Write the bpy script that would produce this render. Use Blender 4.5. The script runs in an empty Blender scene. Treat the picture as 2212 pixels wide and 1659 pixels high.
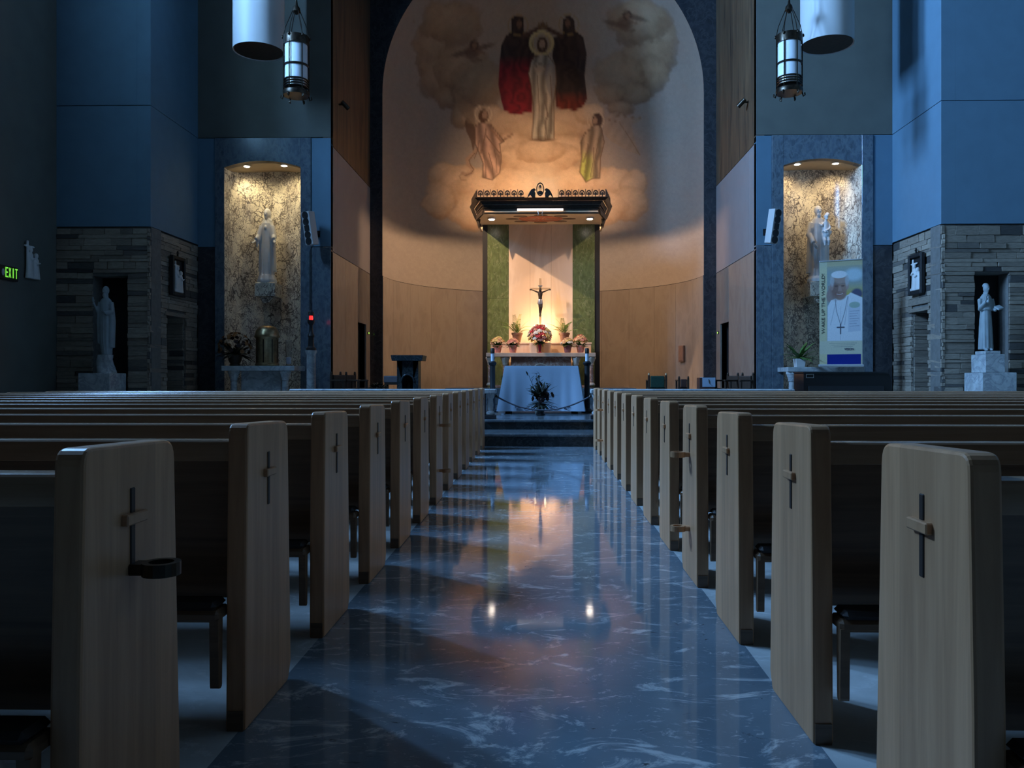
import bpy, bmesh, math, random
import numpy as np
from mathutils import Vector, Matrix, Euler
R = math.radians
PI = math.pi
rnd = random.Random(7)

# ------------------------------------------------------------------ camera
F = 1750.0; HC = 1.05; YAW = R(1.0); VPX, VPY = 1172.0, 818.0
CX0 = VPX - F * math.tan(YAW)
scene = bpy.context.scene
C = scene.collection
cam_d = bpy.data.cameras.new('camera'); cam = bpy.data.objects.new('camera', cam_d); C.objects.link(cam)
cam_d.sensor_width = 36; cam_d.lens = 36 * F / 2212
cam_d.shift_x = (1106 - CX0) / 2212; cam_d.shift_y = (VPY - 829.5) / 2212
cam.location = (0, 0, HC); cam.rotation_euler = (R(90), 0, YAW)
cam_d.clip_start = .05; cam_d.clip_end = 200
scene.camera = cam

# ------------------------------------------------------------------ world, exposure
w = bpy.data.worlds.new('world'); scene.world = w; w.use_nodes = True
w.node_tree.nodes['Background'].inputs[0].default_value = (.10, .22, .5, 1)
w.node_tree.nodes['Background'].inputs[1].default_value = .004
vs = scene.view_settings
vs.view_transform = 'Standard'; vs.look = 'None'; vs.gamma = 1; vs.use_curve_mapping = False; vs.exposure = 0.0

# ------------------------------------------------------------------ large lights: dusk through the high windows
BLUE = (.25, .53, 1.0); WARM = (1.0, .66, .41)
XW, XS, XA = 10.65, 8.57, 5.25          # side wall, pier wall, sanctuary wall (distance from the middle)
YF, YN, YA, RA = 17.55, 20.0, 24.6, 4.88
ZST, ZJ, ZC = 4.37, 7.03, 15.0
CEN = -.05
WIN_L = [(7.4, 1500), (10.1, 4800), (12.8, 7000)]; REV = 1.3
WIN_R = [(7.4, 60), (10.1, 60)]
WZ0, WZ1, WWD = 9.6, 14.2, 2.0
def area(name, loc, rot, sx, sy, power, col, spread=180):
    l = bpy.data.lights.new(name, 'AREA'); l.shape = 'RECTANGLE'; l.size = sx; l.size_y = sy
    l.energy = power; l.color = col; l.spread = R(spread)
    o = bpy.data.objects.new(name, l); C.objects.link(o); o.location = loc; o.rotation_euler = rot
    return o
for y, p in WIN_L:
    area('daylight', (-XW - REV + .06, y, (WZ0 + WZ1) / 2), (0, R(-90), 0), WZ1 - WZ0, WWD, p, BLUE)
for y, p in WIN_R:
    area('daylight', (XW + REV - .06, y, (WZ0 + WZ1) / 2), (0, R(90), 0), WZ1 - WZ0, WWD, p, (.45, .6, .8))

SPOT_W = {-1: 3000, 1: 900}; UP_W = 14; BACK_W = 260; TROUGH_W = 95; CAN_W = 45
# ------------------------------------------------------------------ projection helpers (photo measurements -> metres)
ct, st = math.cos(YAW), math.sin(YAW)
def at(px, py, Y):
    u = (px - CX0) / F
    X = Y * (u * ct - st) / (ct + u * st)
    d = Y * ct - X * st
    return Vector((X, Y, HC - (py - VPY) / F * d))
def proj(X, Y, Z):
    d = Y * ct - X * st
    return CX0 + F * (X * ct + Y * st) / d, VPY - F * (Z - HC) / d

# ------------------------------------------------------------------ mesh builder
class MB:
    def __init__(s): s.v = []; s.f = []
    def add(s, vs_, fs, M=None):
        n = len(s.v)
        s.v += [tuple(M @ Vector(p)) for p in vs_] if M is not None else [tuple(p) for p in vs_]
        s.f += [tuple(i + n for i in f) for f in fs]
        return s
    def box(s, x0, x1, y0, y1, z0, z1, c=0.0, M=None):
        if x1 < x0: x0, x1 = x1, x0
        if y1 < y0: y0, y1 = y1, y0
        if z1 < z0: z0, z1 = z1, z0
        if c <= 0:
            vs_ = [(x, y, z) for z in (z0, z1) for y in (y0, y1) for x in (x0, x1)]
            fs = [(0, 2, 3, 1), (4, 5, 7, 6), (0, 1, 5, 4), (2, 6, 7, 3), (0, 4, 6, 2), (1, 3, 7, 5)]
            return s.add(vs_, fs, M)
        c = min(c, (x1 - x0) * .49, (y1 - y0) * .49, (z1 - z0) * .49)
        bm = bmesh.new(); bmesh.ops.create_cube(bm, size=1)
        for v in bm.verts:
            v.co = Vector((x0 + (v.co.x + .5) * (x1 - x0), y0 + (v.co.y + .5) * (y1 - y0), z0 + (v.co.z + .5) * (z1 - z0)))
        bmesh.ops.bevel(bm, geom=bm.edges[:], offset=c, segments=2 if c > .012 else 1, profile=.5, affect='EDGES')
        return s.bm(bm, M)
    def bm(s, bm, M=None):
        bm.verts.index_update()
        s.add([v.co[:] for v in bm.verts], [[v.index for v in f.verts] for f in bm.faces], M); bm.free(); return s
    def cbox(s, cx, cy, cz, sx, sy, sz, c=0.0, M=None):
        return s.box(cx - sx / 2, cx + sx / 2, cy - sy / 2, cy + sy / 2, cz - sz / 2, cz + sz / 2, c, M)
    def lathe(s, prof, cx=0, cy=0, cz=0, n=24, M=None, sx=1, sy=1):
        vs_ = []; fs = []
        for r, z in prof:
            for k in range(n):
                a = 2 * PI * k / n
                vs_.append((cx + r * sx * math.cos(a), cy + r * sy * math.sin(a), cz + z))
        m = len(prof)
        for j in range(m - 1):
            for k in range(n):
                k2 = (k + 1) % n
                fs.append((j * n + k, j * n + k2, (j + 1) * n + k2, (j + 1) * n + k))
        fs.append(tuple(range(n - 1, -1, -1))); fs.append(tuple((m - 1) * n + k for k in range(n)))
        return s.add(vs_, fs, M)
    def loft(s, rings, M=None):
        n = len(rings[0]); vs_ = [p for r in rings for p in r]; fs = []
        for j in range(len(rings) - 1):
            for k in range(n):
                k2 = (k + 1) % n
                fs.append((j * n + k, j * n + k2, (j + 1) * n + k2, (j + 1) * n + k))
        fs.append(tuple(range(n - 1, -1, -1))); fs.append(tuple((len(rings) - 1) * n + k for k in range(n)))
        return s.add(vs_, fs, M)
    def tube(s, path, rad, n=8, M=None):
        P = [Vector(p) for p in path]
        if not isinstance(rad, (list, tuple)): rad = [rad] * len(P)
        rings = []; up = None
        for i, p in enumerate(P):
            d = (P[min(i + 1, len(P) - 1)] - P[max(i - 1, 0)]).normalized()
            if up is None:
                up = Vector((0, 0, 1)) if abs(d.z) < .9 else Vector((0, 1, 0))
            a = d.cross(up)
            if a.length < 1e-4: a = d.cross(Vector((1, 0, 0)))
            a.normalize(); b = a.cross(d).normalized(); up = b
            rings.append([tuple(p + a * (rad[i] * math.cos(2 * PI * k / n)) + b * (rad[i] * math.sin(2 * PI * k / n))) for k in range(n)])
        return s.loft(rings, M)
    def ell(s, c, r, n=12, m=8, M=None):
        vs_ = [(c[0], c[1], c[2] - r[2])]; fs = []
        for j in range(1, m):
            t = PI * j / m
            for k in range(n):
                a = 2 * PI * k / n
                vs_.append((c[0] + r[0] * math.sin(t) * math.cos(a), c[1] + r[1] * math.sin(t) * math.sin(a), c[2] - r[2] * math.cos(t)))
        vs_.append((c[0], c[1], c[2] + r[2])); top = len(vs_) - 1
        for k in range(n):
            k2 = (k + 1) % n
            fs.append((0, 1 + k2, 1 + k)); fs.append((top, 1 + (m - 2) * n + k, 1 + (m - 2) * n + k2))
            for j in range(m - 2):
                fs.append((1 + j * n + k, 1 + j * n + k2, 1 + (j + 1) * n + k2, 1 + (j + 1) * n + k))
        return s.add(vs_, fs, M)
    def prism(s, poly, axis, a, b, M=None):
        """poly 2-D, extruded along axis from a to b. axis 'x': poly=(y,z); 'y': (x,z); 'z': (x,y)"""
        def mk(p, t):
            return {'x': (t, p[0], p[1]), 'y': (p[0], t, p[1]), 'z': (p[0], p[1], t)}[axis]
        n = len(poly); vs_ = [mk(p, a) for p in poly] + [mk(p, b) for p in poly]
        fs = [tuple(range(n)), tuple(range(2 * n - 1, n - 1, -1))]
        for k in range(n):
            k2 = (k + 1) % n; fs.append((k2, k, n + k, n + k2))
        return s.add(vs_, fs, M)
    def build(s, name, m, parent=None, loc=(0, 0, 0), rot=(0, 0, 0), smooth=False, bevel=0, fixn=True):
        me = bpy.data.meshes.new(name); me.from_pydata(s.v, [], s.f)
        if fixn:
            bm = bmesh.new(); bm.from_mesh(me); bmesh.ops.recalc_face_normals(bm, faces=bm.faces[:]); bm.to_mesh(me); bm.free()
        me.update()
        if smooth is True: me.shade_smooth()
        elif smooth:
            me.shade_smooth()
            try: me.set_sharp_from_angle(angle=R(smooth))
            except Exception: pass
        o = bpy.data.objects.new(name, me); C.objects.link(o)
        if m is not None: me.materials.append(m)
        o.location = loc; o.rotation_euler = rot
        if parent is not None: o.parent = parent
        if bevel:
            b = o.modifiers.new('bevel', 'BEVEL'); b.width = bevel; b.segments = 2; b.limit_method = 'ANGLE'
        return o

def tag(o, label, cat=None, group=None, kind=None):
    o['label'] = label
    if cat: o['category'] = cat
    if group: o['group'] = group
    if kind: o['kind'] = kind
    return o
def thing(name, label, cat, loc=(0, 0, 0), rz=0, group=None, kind=None):
    o = bpy.data.objects.new(name, None); C.objects.link(o); o.empty_display_size = .1
    o.location = loc; o.rotation_euler = (0, 0, rz)
    return tag(o, label, cat, group, kind)
def copy_tree(o, parent=None):
    c = o.copy(); C.objects.link(c)
    if parent is not None: c.parent = parent
    for ch in list(o.children): copy_tree(ch, c)
    return c
def part_copy(src, parent, loc=(0, 0, 0), rot=(0, 0, 0), scale=(1, 1, 1)):
    o = bpy.data.objects.new(src.name.split('.')[0], src.data); C.objects.link(o); o.parent = parent
    o.location = loc; o.rotation_euler = rot; o.scale = scale
    return o

# ------------------------------------------------------------------ materials
def new_mat(name):
    m = bpy.data.materials.new(name); m.use_nodes = True
    nt = m.node_tree; return m, nt, nt.nodes['Principled BSDF']
def plain(name, col, rough=.5, metal=0, spec=.5, var=.0, scale=8, bump=0, emit=None, es=0, trans=0, sss=0, alpha=1):
    m, nt, b = new_mat(name)
    b.inputs['Base Color'].default_value = (*col, 1); b.inputs['Roughness'].default_value = rough
    b.inputs['Metallic'].default_value = metal; b.inputs['Specular IOR Level'].default_value = spec
    if trans: b.inputs['Transmission Weight'].default_value = trans
    if emit: b.inputs['Emission Color'].default_value = (*emit, 1); b.inputs['Emission Strength'].default_value = es
    if var or bump:
        tc = nt.nodes.new('ShaderNodeTexCoord'); n = nt.nodes.new('ShaderNodeTexNoise')
        n.inputs['Scale'].default_value = scale; n.inputs['Detail'].default_value = 5
        nt.links.new(tc.outputs['Object'], n.inputs['Vector'])
        if var:
            r = nt.nodes.new('ShaderNodeValToRGB'); r.color_ramp.elements[0].position = .3; r.color_ramp.elements[1].position = .7
            r.color_ramp.elements[0].color = (*[c * (1 - var) for c in col], 1); r.color_ramp.elements[1].color = (*[min(1, c * (1 + var)) for c in col], 1)
            nt.links.new(n.outputs['Fac'], r.inputs['Fac']); nt.links.new(r.outputs['Color'], b.inputs['Base Color'])
        if bump:
            bp = nt.nodes.new('ShaderNodeBump'); bp.inputs['Strength'].default_value = bump; bp.inputs['Distance'].default_value = .01
            nt.links.new(n.outputs['Fac'], bp.inputs['Height']); nt.links.new(bp.outputs['Normal'], b.inputs['Normal'])
    return m
def ramp(nt, stops):
    r = nt.nodes.new('ShaderNodeValToRGB'); e = r.color_ramp.elements
    while len(e) < len(stops): e.new(.5)
    for k, (p, c) in enumerate(stops): e[k].position = p; e[k].color = (*c, 1)
    return r
def mapped(nt, scale=(1, 1, 1), coord='Object'):
    tc = nt.nodes.new('ShaderNodeTexCoord'); mp = nt.nodes.new('ShaderNodeMapping'); mp.inputs['Scale'].default_value = scale
    nt.links.new(tc.outputs[coord], mp.inputs['Vector']); return mp.outputs['Vector']
def noise(nt, vec, scale, detail=6, rough=.55, dist=0):
    n = nt.nodes.new('ShaderNodeTexNoise'); n.inputs['Scale'].default_value = scale; n.inputs['Detail'].default_value = detail
    n.inputs['Roughness'].default_value = rough; n.inputs['Distortion'].default_value = dist
    nt.links.new(vec, n.inputs['Vector']); return n.outputs['Fac']
def mix(nt, fac, a, b, mode='MIX'):
    x = nt.nodes.new('ShaderNodeMix'); x.data_type = 'RGBA'; x.blend_type = mode
    for sock, val in ((x.inputs[0], fac), (x.inputs[6], a), (x.inputs[7], b)):
        if isinstance(val, (int, float)): sock.default_value = val
        elif isinstance(val, tuple): sock.default_value = (*val, 1)
        else: nt.links.new(val, sock)
    return x.outputs[2]
def marble(name, base, vein, scale=1.5, rough=.12, stretch=(1, 1, 1), amount=(.46, .5, .54), dist=1.2, var=.25):
    m, nt, b = new_mat(name); v = mapped(nt, stretch)
    n1 = noise(nt, v, scale, 8, .6, dist); r = ramp(nt, [(amount[0], (0, 0, 0)), (amount[1], (1, 1, 1)), (amount[2], (0, 0, 0))])
    nt.links.new(n1, r.inputs['Fac'])
    n2 = noise(nt, v, scale * 2.5, 6); r2 = ramp(nt, [(.3, tuple(c * (1 - var) for c in base)), (.7, tuple(min(1, c * (1 + var)) for c in base))])
    nt.links.new(n2, r2.inputs['Fac'])
    nt.links.new(mix(nt, r.outputs['Color'], r2.outputs['Color'], vein), b.inputs['Base Color'])
    b.inputs['Roughness'].default_value = rough
    return m
def m_wood(name, a, bcol, rough=.38, sc=1.0, axis='z', rand=.22):
    m, nt, b = new_mat(name)
    st_ = {'z': (9, 9, .5), 'x': (.35, 9, 9), 'y': (9, .5, 9)}[axis]
    v = mapped(nt, tuple(k * sc for k in st_))
    n1 = noise(nt, v, 3.2, 6, .6, .6); r = ramp(nt, [(.3, a), (.68, bcol)]); nt.links.new(n1, r.inputs['Fac'])
    stave = mapped(nt, {'z': (0, 13, 0), 'x': (0, 0, 9), 'y': (9, 0, 0)}[axis])
    w_ = nt.nodes.new('ShaderNodeTexWhiteNoise'); w_.noise_dimensions = '3D'
    fl = nt.nodes.new('ShaderNodeVectorMath'); fl.operation = 'FLOOR'; nt.links.new(stave, fl.inputs[0]); nt.links.new(fl.outputs[0], w_.inputs['Vector'])
    rr = ramp(nt, [(0, (1 - rand,) * 3), (1, (1.0,) * 3)]); nt.links.new(w_.outputs['Value'], rr.inputs['Fac'])
    nt.links.new(mix(nt, 1.0, r.outputs['Color'], rr.outputs['Color'], 'MULTIPLY'), b.inputs['Base Color'])
    b.inputs['Roughness'].default_value = rough
    bp = nt.nodes.new('ShaderNodeBump'); bp.inputs['Strength'].default_value = .08; bp.inputs['Distance'].default_value = .004
    nt.links.new(n1, bp.inputs['Height']); nt.links.new(bp.outputs['Normal'], b.inputs['Normal'])
    return m
def m_floor(name, base, light, dark, rough):
    m, nt, b = new_mat(name); v = mapped(nt, (1, 1, 1))
    n0 = noise(nt, v, 1.3, 5, .6, .5); r0 = ramp(nt, [(.3, tuple(c * .75 for c in base)), (.7, tuple(c * 1.2 for c in base))]); nt.links.new(n0, r0.inputs['Fac'])
    v2 = mapped(nt, (2.0, 3.4, 1)); n1 = noise(nt, v2, 1.5, 10, .72, 2.2)
    r1 = ramp(nt, [(.545, (0, 0, 0)), (.64, (1, 1, 1))]); nt.links.new(n1, r1.inputs['Fac'])
    n2 = noise(nt, v2, 2.3, 8, .7, 2.6); r2 = ramp(nt, [(.63, (0, 0, 0)), (.7, (1, 1, 1))]); nt.links.new(n2, r2.inputs['Fac'])
    c = mix(nt, r1.outputs['Color'], r0.outputs['Color'], light); c = mix(nt, r2.outputs['Color'], c, dark)
    n5 = noise(nt, mapped(nt, (6, 10, 1)), 2.0, 8, .7, 2.5); r5 = ramp(nt, [(.60, (0, 0, 0)), (.68, (1, 1, 1))]); nt.links.new(n5, r5.inputs['Fac']); c = mix(nt, r5.outputs['Color'], c, tuple(k * .8 for k in light))
    nt.links.new(c, b.inputs['Base Color'])
    b.inputs['Specular IOR Level'].default_value = .65
    n3 = noise(nt, mapped(nt, (1, 1, 1)), 5, 4); r3 = ramp(nt, [(.3, (rough * .75,) * 3), (.75, (rough * 1.35,) * 3)]); nt.links.new(n3, r3.inputs['Fac'])
    nt.links.new(r3.outputs['Color'], b.inputs['Roughness'])
    bp = nt.nodes.new('ShaderNodeBump'); bp.inputs['Strength'].default_value = .022; bp.inputs['Distance'].default_value = .01
    n4 = noise(nt, mapped(nt, (1, 2.2, 1)), 3.5, 3); nt.links.new(n4, bp.inputs['Height']); nt.links.new(bp.outputs['Normal'], b.inputs['Normal'])
    return m
def m_breccia(name):
    m, nt, b = new_mat(name); tc = mapped(nt, (1, 1, .8), 'Object')
    def edges(scale, dist, seed):
        dn = nt.nodes.new('ShaderNodeTexNoise'); dn.inputs['Scale'].default_value = scale * .7; dn.inputs['Detail'].default_value = 4; nt.links.new(tc, dn.inputs['Vector'])
        va = nt.nodes.new('ShaderNodeVectorMath'); va.operation = 'MULTIPLY_ADD'; va.inputs[1].default_value = (dist, dist, dist)
        nt.links.new(dn.outputs['Color'], va.inputs[0]); nt.links.new(tc, va.inputs[2])
        vo = nt.nodes.new('ShaderNodeTexVoronoi'); vo.feature = 'DISTANCE_TO_EDGE'; vo.inputs['Scale'].default_value = scale; nt.links.new(va.outputs[0], vo.inputs['Vector']); return vo.outputs['Distance']
    def lines(d, nsc, lo, hi, w):
        n = noise(nt, tc, nsc, 4); r0 = ramp(nt, [(lo, (.12,) * 3), (hi, (1.0,) * 3)]); nt.links.new(n, r0.inputs['Fac'])
        mu = nt.nodes.new('ShaderNodeMath'); mu.operation = 'DIVIDE'; nt.links.new(d, mu.inputs[0]); nt.links.new(r0.outputs['Color'], mu.inputs[1])
        r = ramp(nt, [(0, (1, 1, 1)), (w * .45, (.85,) * 3), (w, (0, 0, 0))]); nt.links.new(mu.outputs[0], r.inputs['Fac']); return r.outputs['Color']
    a = lines(edges(4.6, .62, 0), 2.2, .38, .66, .10); c = lines(edges(10.5, .42, 3), 3.1, .42, .60, .14)
    n2 = noise(nt, tc, 3.5, 7); r2 = ramp(nt, [(.35, (.56, .50, .41)), (.55, (.82, .75, .60)), (.8, (.88, .82, .68))]); nt.links.new(n2, r2.inputs['Fac'])
    col = mix(nt, a, r2.outputs['Color'], (.13, .11, .10)); col = mix(nt, c, col, (.20, .17, .15))
    nt.links.new(col, b.inputs['Base Color']); b.inputs['Roughness'].default_value = .22
    return m
def m_stone(name):
    m, nt, b = new_mat(name); oi = nt.nodes.new('ShaderNodeObjectInfo')
    r = ramp(nt, [(0, (.055, .05, .047)), (.1, (.14, .125, .11)), (.16, (.27, .22, .17)), (.55, (.34, .28, .215)), (1, (.42, .345, .265))]); nt.links.new(oi.outputs['Random'], r.inputs['Fac'])
    geo = nt.nodes.new('ShaderNodeNewGeometry'); mp = nt.nodes.new('ShaderNodeMapping'); mp.inputs['Scale'].default_value = (3, 3, 14); nt.links.new(geo.outputs['Position'], mp.inputs['Vector'])
    n = noise(nt, mp.outputs['Vector'], 2.2, 7, .65); r2 = ramp(nt, [(.3, (.6,) * 3), (.7, (1.0,) * 3)]); nt.links.new(n, r2.inputs['Fac'])
    nt.links.new(mix(nt, 1, r.outputs['Color'], r2.outputs['Color'], 'MULTIPLY'), b.inputs['Base Color'])
    b.inputs['Roughness'].default_value = .8
    bp = nt.nodes.new('ShaderNodeBump'); bp.inputs['Strength'].default_value = .6; bp.inputs['Distance'].default_value = .02
    nt.links.new(n, bp.inputs['Height']); nt.links.new(bp.outputs['Normal'], b.inputs['Normal'])
    return m
def m_attr(name, rough=.7, spec=.3, bump=0):
    m, nt, b = new_mat(name); a = nt.nodes.new('ShaderNodeVertexColor'); a.layer_name = 'paint'
    v = mapped(nt, (1, 1, 1)); n = noise(nt, v, 30, 4); r = ramp(nt, [(.3, (.9,) * 3), (.7, (1,) * 3)]); nt.links.new(n, r.inputs['Fac'])
    nt.links.new(mix(nt, 1, a.outputs['Color'], r.outputs['Color'], 'MULTIPLY'), b.inputs['Base Color'])
    b.inputs['Roughness'].default_value = rough; b.inputs['Specular IOR Level'].default_value = spec
    return m
def m_streak(name, a, bcol, scale=(2.5, 2.5, .25), rough=.6):
    m, nt, b = new_mat(name); v = mapped(nt, scale); n = noise(nt, v, 1.6, 7, .65, 1.0)
    r = ramp(nt, [(.3, a), (.5, tuple((x + y) / 2 for x, y in zip(a, bcol))), (.7, bcol)]); nt.links.new(n, r.inputs['Fac'])
    nt.links.new(r.outputs['Color'], b.inputs['Base Color']); b.inputs['Roughness'].default_value = rough
    return m

M = {}
M['plaster'] = plain('plaster', (.115, .21, .285), .75, var=.05, scale=3, bump=.03)
M['plaster_grey'] = plain('plaster_grey', (.125, .128, .108), .8, var=.08, scale=2, bump=.03)
M['roof_dark'] = plain('roof_dark', (.06, .05, .045), .7, var=.2)
M['blue_marble'] = marble('blue_marble', (.105, .135, .165), (.15, .185, .21), 4.5, .13, (1, 1, .6), (.44, .5, .55), .6, .3)
M['dark_marble'] = marble('dark_marble', (.035, .038, .045), (.055, .06, .066), 2.5, .15)
M['beige_marble'] = marble('beige_marble', (.275, .225, .18), (.305, .255, .205), 1.6, .055, (1, 1, .45), (.40, .5, .60), .5, .07)
M['sanct_plaster'] = plain('sanct_plaster', (.29, .25, .235), .55, var=.05, scale=2)
M['mural_brown'] = m_streak('mural_brown', (.035, .02, .012), (.17, .10, .05))
M['white_marble'] = marble('white_marble', (.44, .46, .46), (.29, .31, .33), 2.2, .22, (1, 1, 1), (.46, .5, .54))
M['ivory'] = plain('ivory', (.62, .61, .59), .5, var=.05, scale=6)
M['grey_stone'] = plain('grey_stone', (.27, .31, .32), .6, var=.12, scale=5)
M['green_marble'] = marble('green_marble', (.095, .125, .05), (.21, .235, .125), 3.0, .28, (1.4, 1.4, .7), (.488, .503, .518), 1.0, .32)
M['cream_marble'] = marble('cream_marble', (.66, .495, .36), (.74, .58, .44), .8, .10, (1, 1, .3), (.42, .5, .58), 1, .05)
M['red_marble'] = marble('red_marble', (.42, .23, .165), (.62, .48, .4), 3, .2)
M['breccia'] = m_breccia('breccia')
M['stone'] = m_stone('stone')
M['mortar'] = plain('mortar', (.16, .15, .135), .9, var=.15, scale=10)
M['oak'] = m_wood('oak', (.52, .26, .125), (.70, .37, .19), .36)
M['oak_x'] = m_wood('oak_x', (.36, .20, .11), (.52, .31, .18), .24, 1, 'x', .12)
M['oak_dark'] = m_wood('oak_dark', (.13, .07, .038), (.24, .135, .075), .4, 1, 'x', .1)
M['dark_wood'] = m_wood('dark_wood', (.03, .017, .011), (.06, .036, .022), .45, 1, 'z', .1)
M['stain'] = plain('stain', (.035, .022, .015), .5)
M['pad'] = plain('pad', (.03, .022, .02), .6)
M['floor_aisle'] = m_floor('floor_aisle', (.185, .235, .275), (.58, .61, .62), (.05, .06, .07), .055)
M['floor_pale'] = m_floor('floor_pale', (.62, .64, .63), (.75, .77, .76), (.42, .44, .44), .2)
M['step_marble'] = marble('step_marble', (.02, .028, .032), (.05, .065, .07), 4.5, .14)
M['tread'] = marble('tread', (.10, .12, .135), (.17, .19, .2), 3, .15)
M['black'] = plain('black', (.012, .012, .013), .5)
M['void'] = plain('void', (.008, .008, .008), .9)
M['gloss_black'] = plain('gloss_black', (.01, .01, .011), .16)
M['bronze'] = plain('bronze', (.055, .042, .03), .35, .85, var=.3, scale=20)
M['dark_bronze'] = plain('dark_bronze', (.045, .032, .022), .5, .4, var=.3, scale=14)
M['brass'] = plain('brass', (.42, .30, .16), .3, .9, var=.25, scale=12, bump=.2)
M['gold'] = plain('gold', (.70, .48, .27), .35, .15)
M['silver'] = plain('silver', (.8, .74, .68), .3, .8)
M['white_paint'] = plain('white_paint', (.55, .55, .54), .5)
M['opal'] = plain('opal', (.80, .83, .86), .25, var=.03)
M['cloth'] = plain('cloth', (.33, .42, .53), .8, bump=.1, scale=120)
M['thread'] = plain('thread', (.09, .10, .13), .7)
M['leaf'] = plain('leaf', (.08, .17, .035), .5, var=.4, scale=15)
M['leaf_light'] = plain('leaf_light', (.20, .32, .07), .5, var=.4, scale=15)
M['leaf_dark'] = plain('leaf_dark', (.012, .018, .010), .6, var=.3)
M['petal_red'] = plain('petal_red', (.62, .06, .07), .6, var=.2)
M['petal_white'] = plain('petal_white', (.85, .80, .68), .6, var=.1)
M['petal_yellow'] = plain('petal_yellow', (.82, .64, .25), .6, var=.15)
M['petal_peach'] = plain('petal_peach', (.80, .50, .28), .6, var=.2)
M['petal_pink'] = plain('petal_pink', (.74, .33, .24), .6, var=.2)
M['petal_rust'] = plain('petal_rust', (.30, .13, .04), .6, var=.3)
M['petal_wine'] = plain('petal_wine', (.035, .012, .012), .6, var=.3)
M['terracotta'] = plain('terracotta', (.25, .13, .08), .6, var=.15)
M['foil_pink'] = plain('foil_pink', (.68, .26, .20), .35, var=.25, scale=25, bump=.5)
M['foil_plum'] = plain('foil_plum', (.36, .14, .14), .35, var=.25, scale=25, bump=.5)
M['red_glass'] = plain('red_glass', (.42, .02, .03), .1, spec=.7)
M['clear_glass'] = plain('clear_glass', (.85, .85, .85), .05, trans=1)
M['wax'] = plain('wax', (.70, .74, .82), .5)
M['green_cloth'] = plain('green_cloth', (.012, .05, .032), .8, var=.2, scale=40)
M['brown_leather'] = plain('brown_leather', (.075, .032, .024), .5)
M['lamp_warm'] = plain('lamp_warm', (1, 1, 1), .5, emit=(1, .86, .72), es=30)
M['lamp_niche'] = plain('lamp_niche', (1, 1, 1), .5, emit=(1, .93, .80), es=12)
M['flame'] = plain('flame', (1, 1, 1), .5, emit=(1, .74, .42), es=18)
M['red_lamp'] = plain('red_lamp', (.5, .02, .02), .3, emit=(1, .02, .02), es=2.2)
M['green_led'] = plain('green_led', (.2, .6, .1), .3, emit=(.45, .9, .1), es=1.6)
M['exit_green'] = plain('exit_green', (.2, .6, .1), .4, emit=(.25, .95, .08), es=.75)
M['sky_glass'] = plain('sky_glass', (.1, .2, .4), .3, emit=BLUE, es=.8)
M['paint'] = m_attr('paint')
M['mural_paint'] = m_attr('mural_paint', .55, .35)
M['ink'] = plain('ink', (.10, .10, .09), .7)
M['ink_navy'] = plain('ink_navy', (.03, .035, .12), .7)
M['sun_red'] = plain('sun_red', (.70, .20, .09), .6, var=.2, scale=9)
M['niche_plaster'] = plain('niche_plaster', (.42, .32, .20), .6, var=.06)
M['sun_petal'] = plain('sun_petal', (.22, .13, .07), .6, var=.2)
M['soffit'] = plain('soffit', (.70, .52, .33), .55, var=.06)

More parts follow.
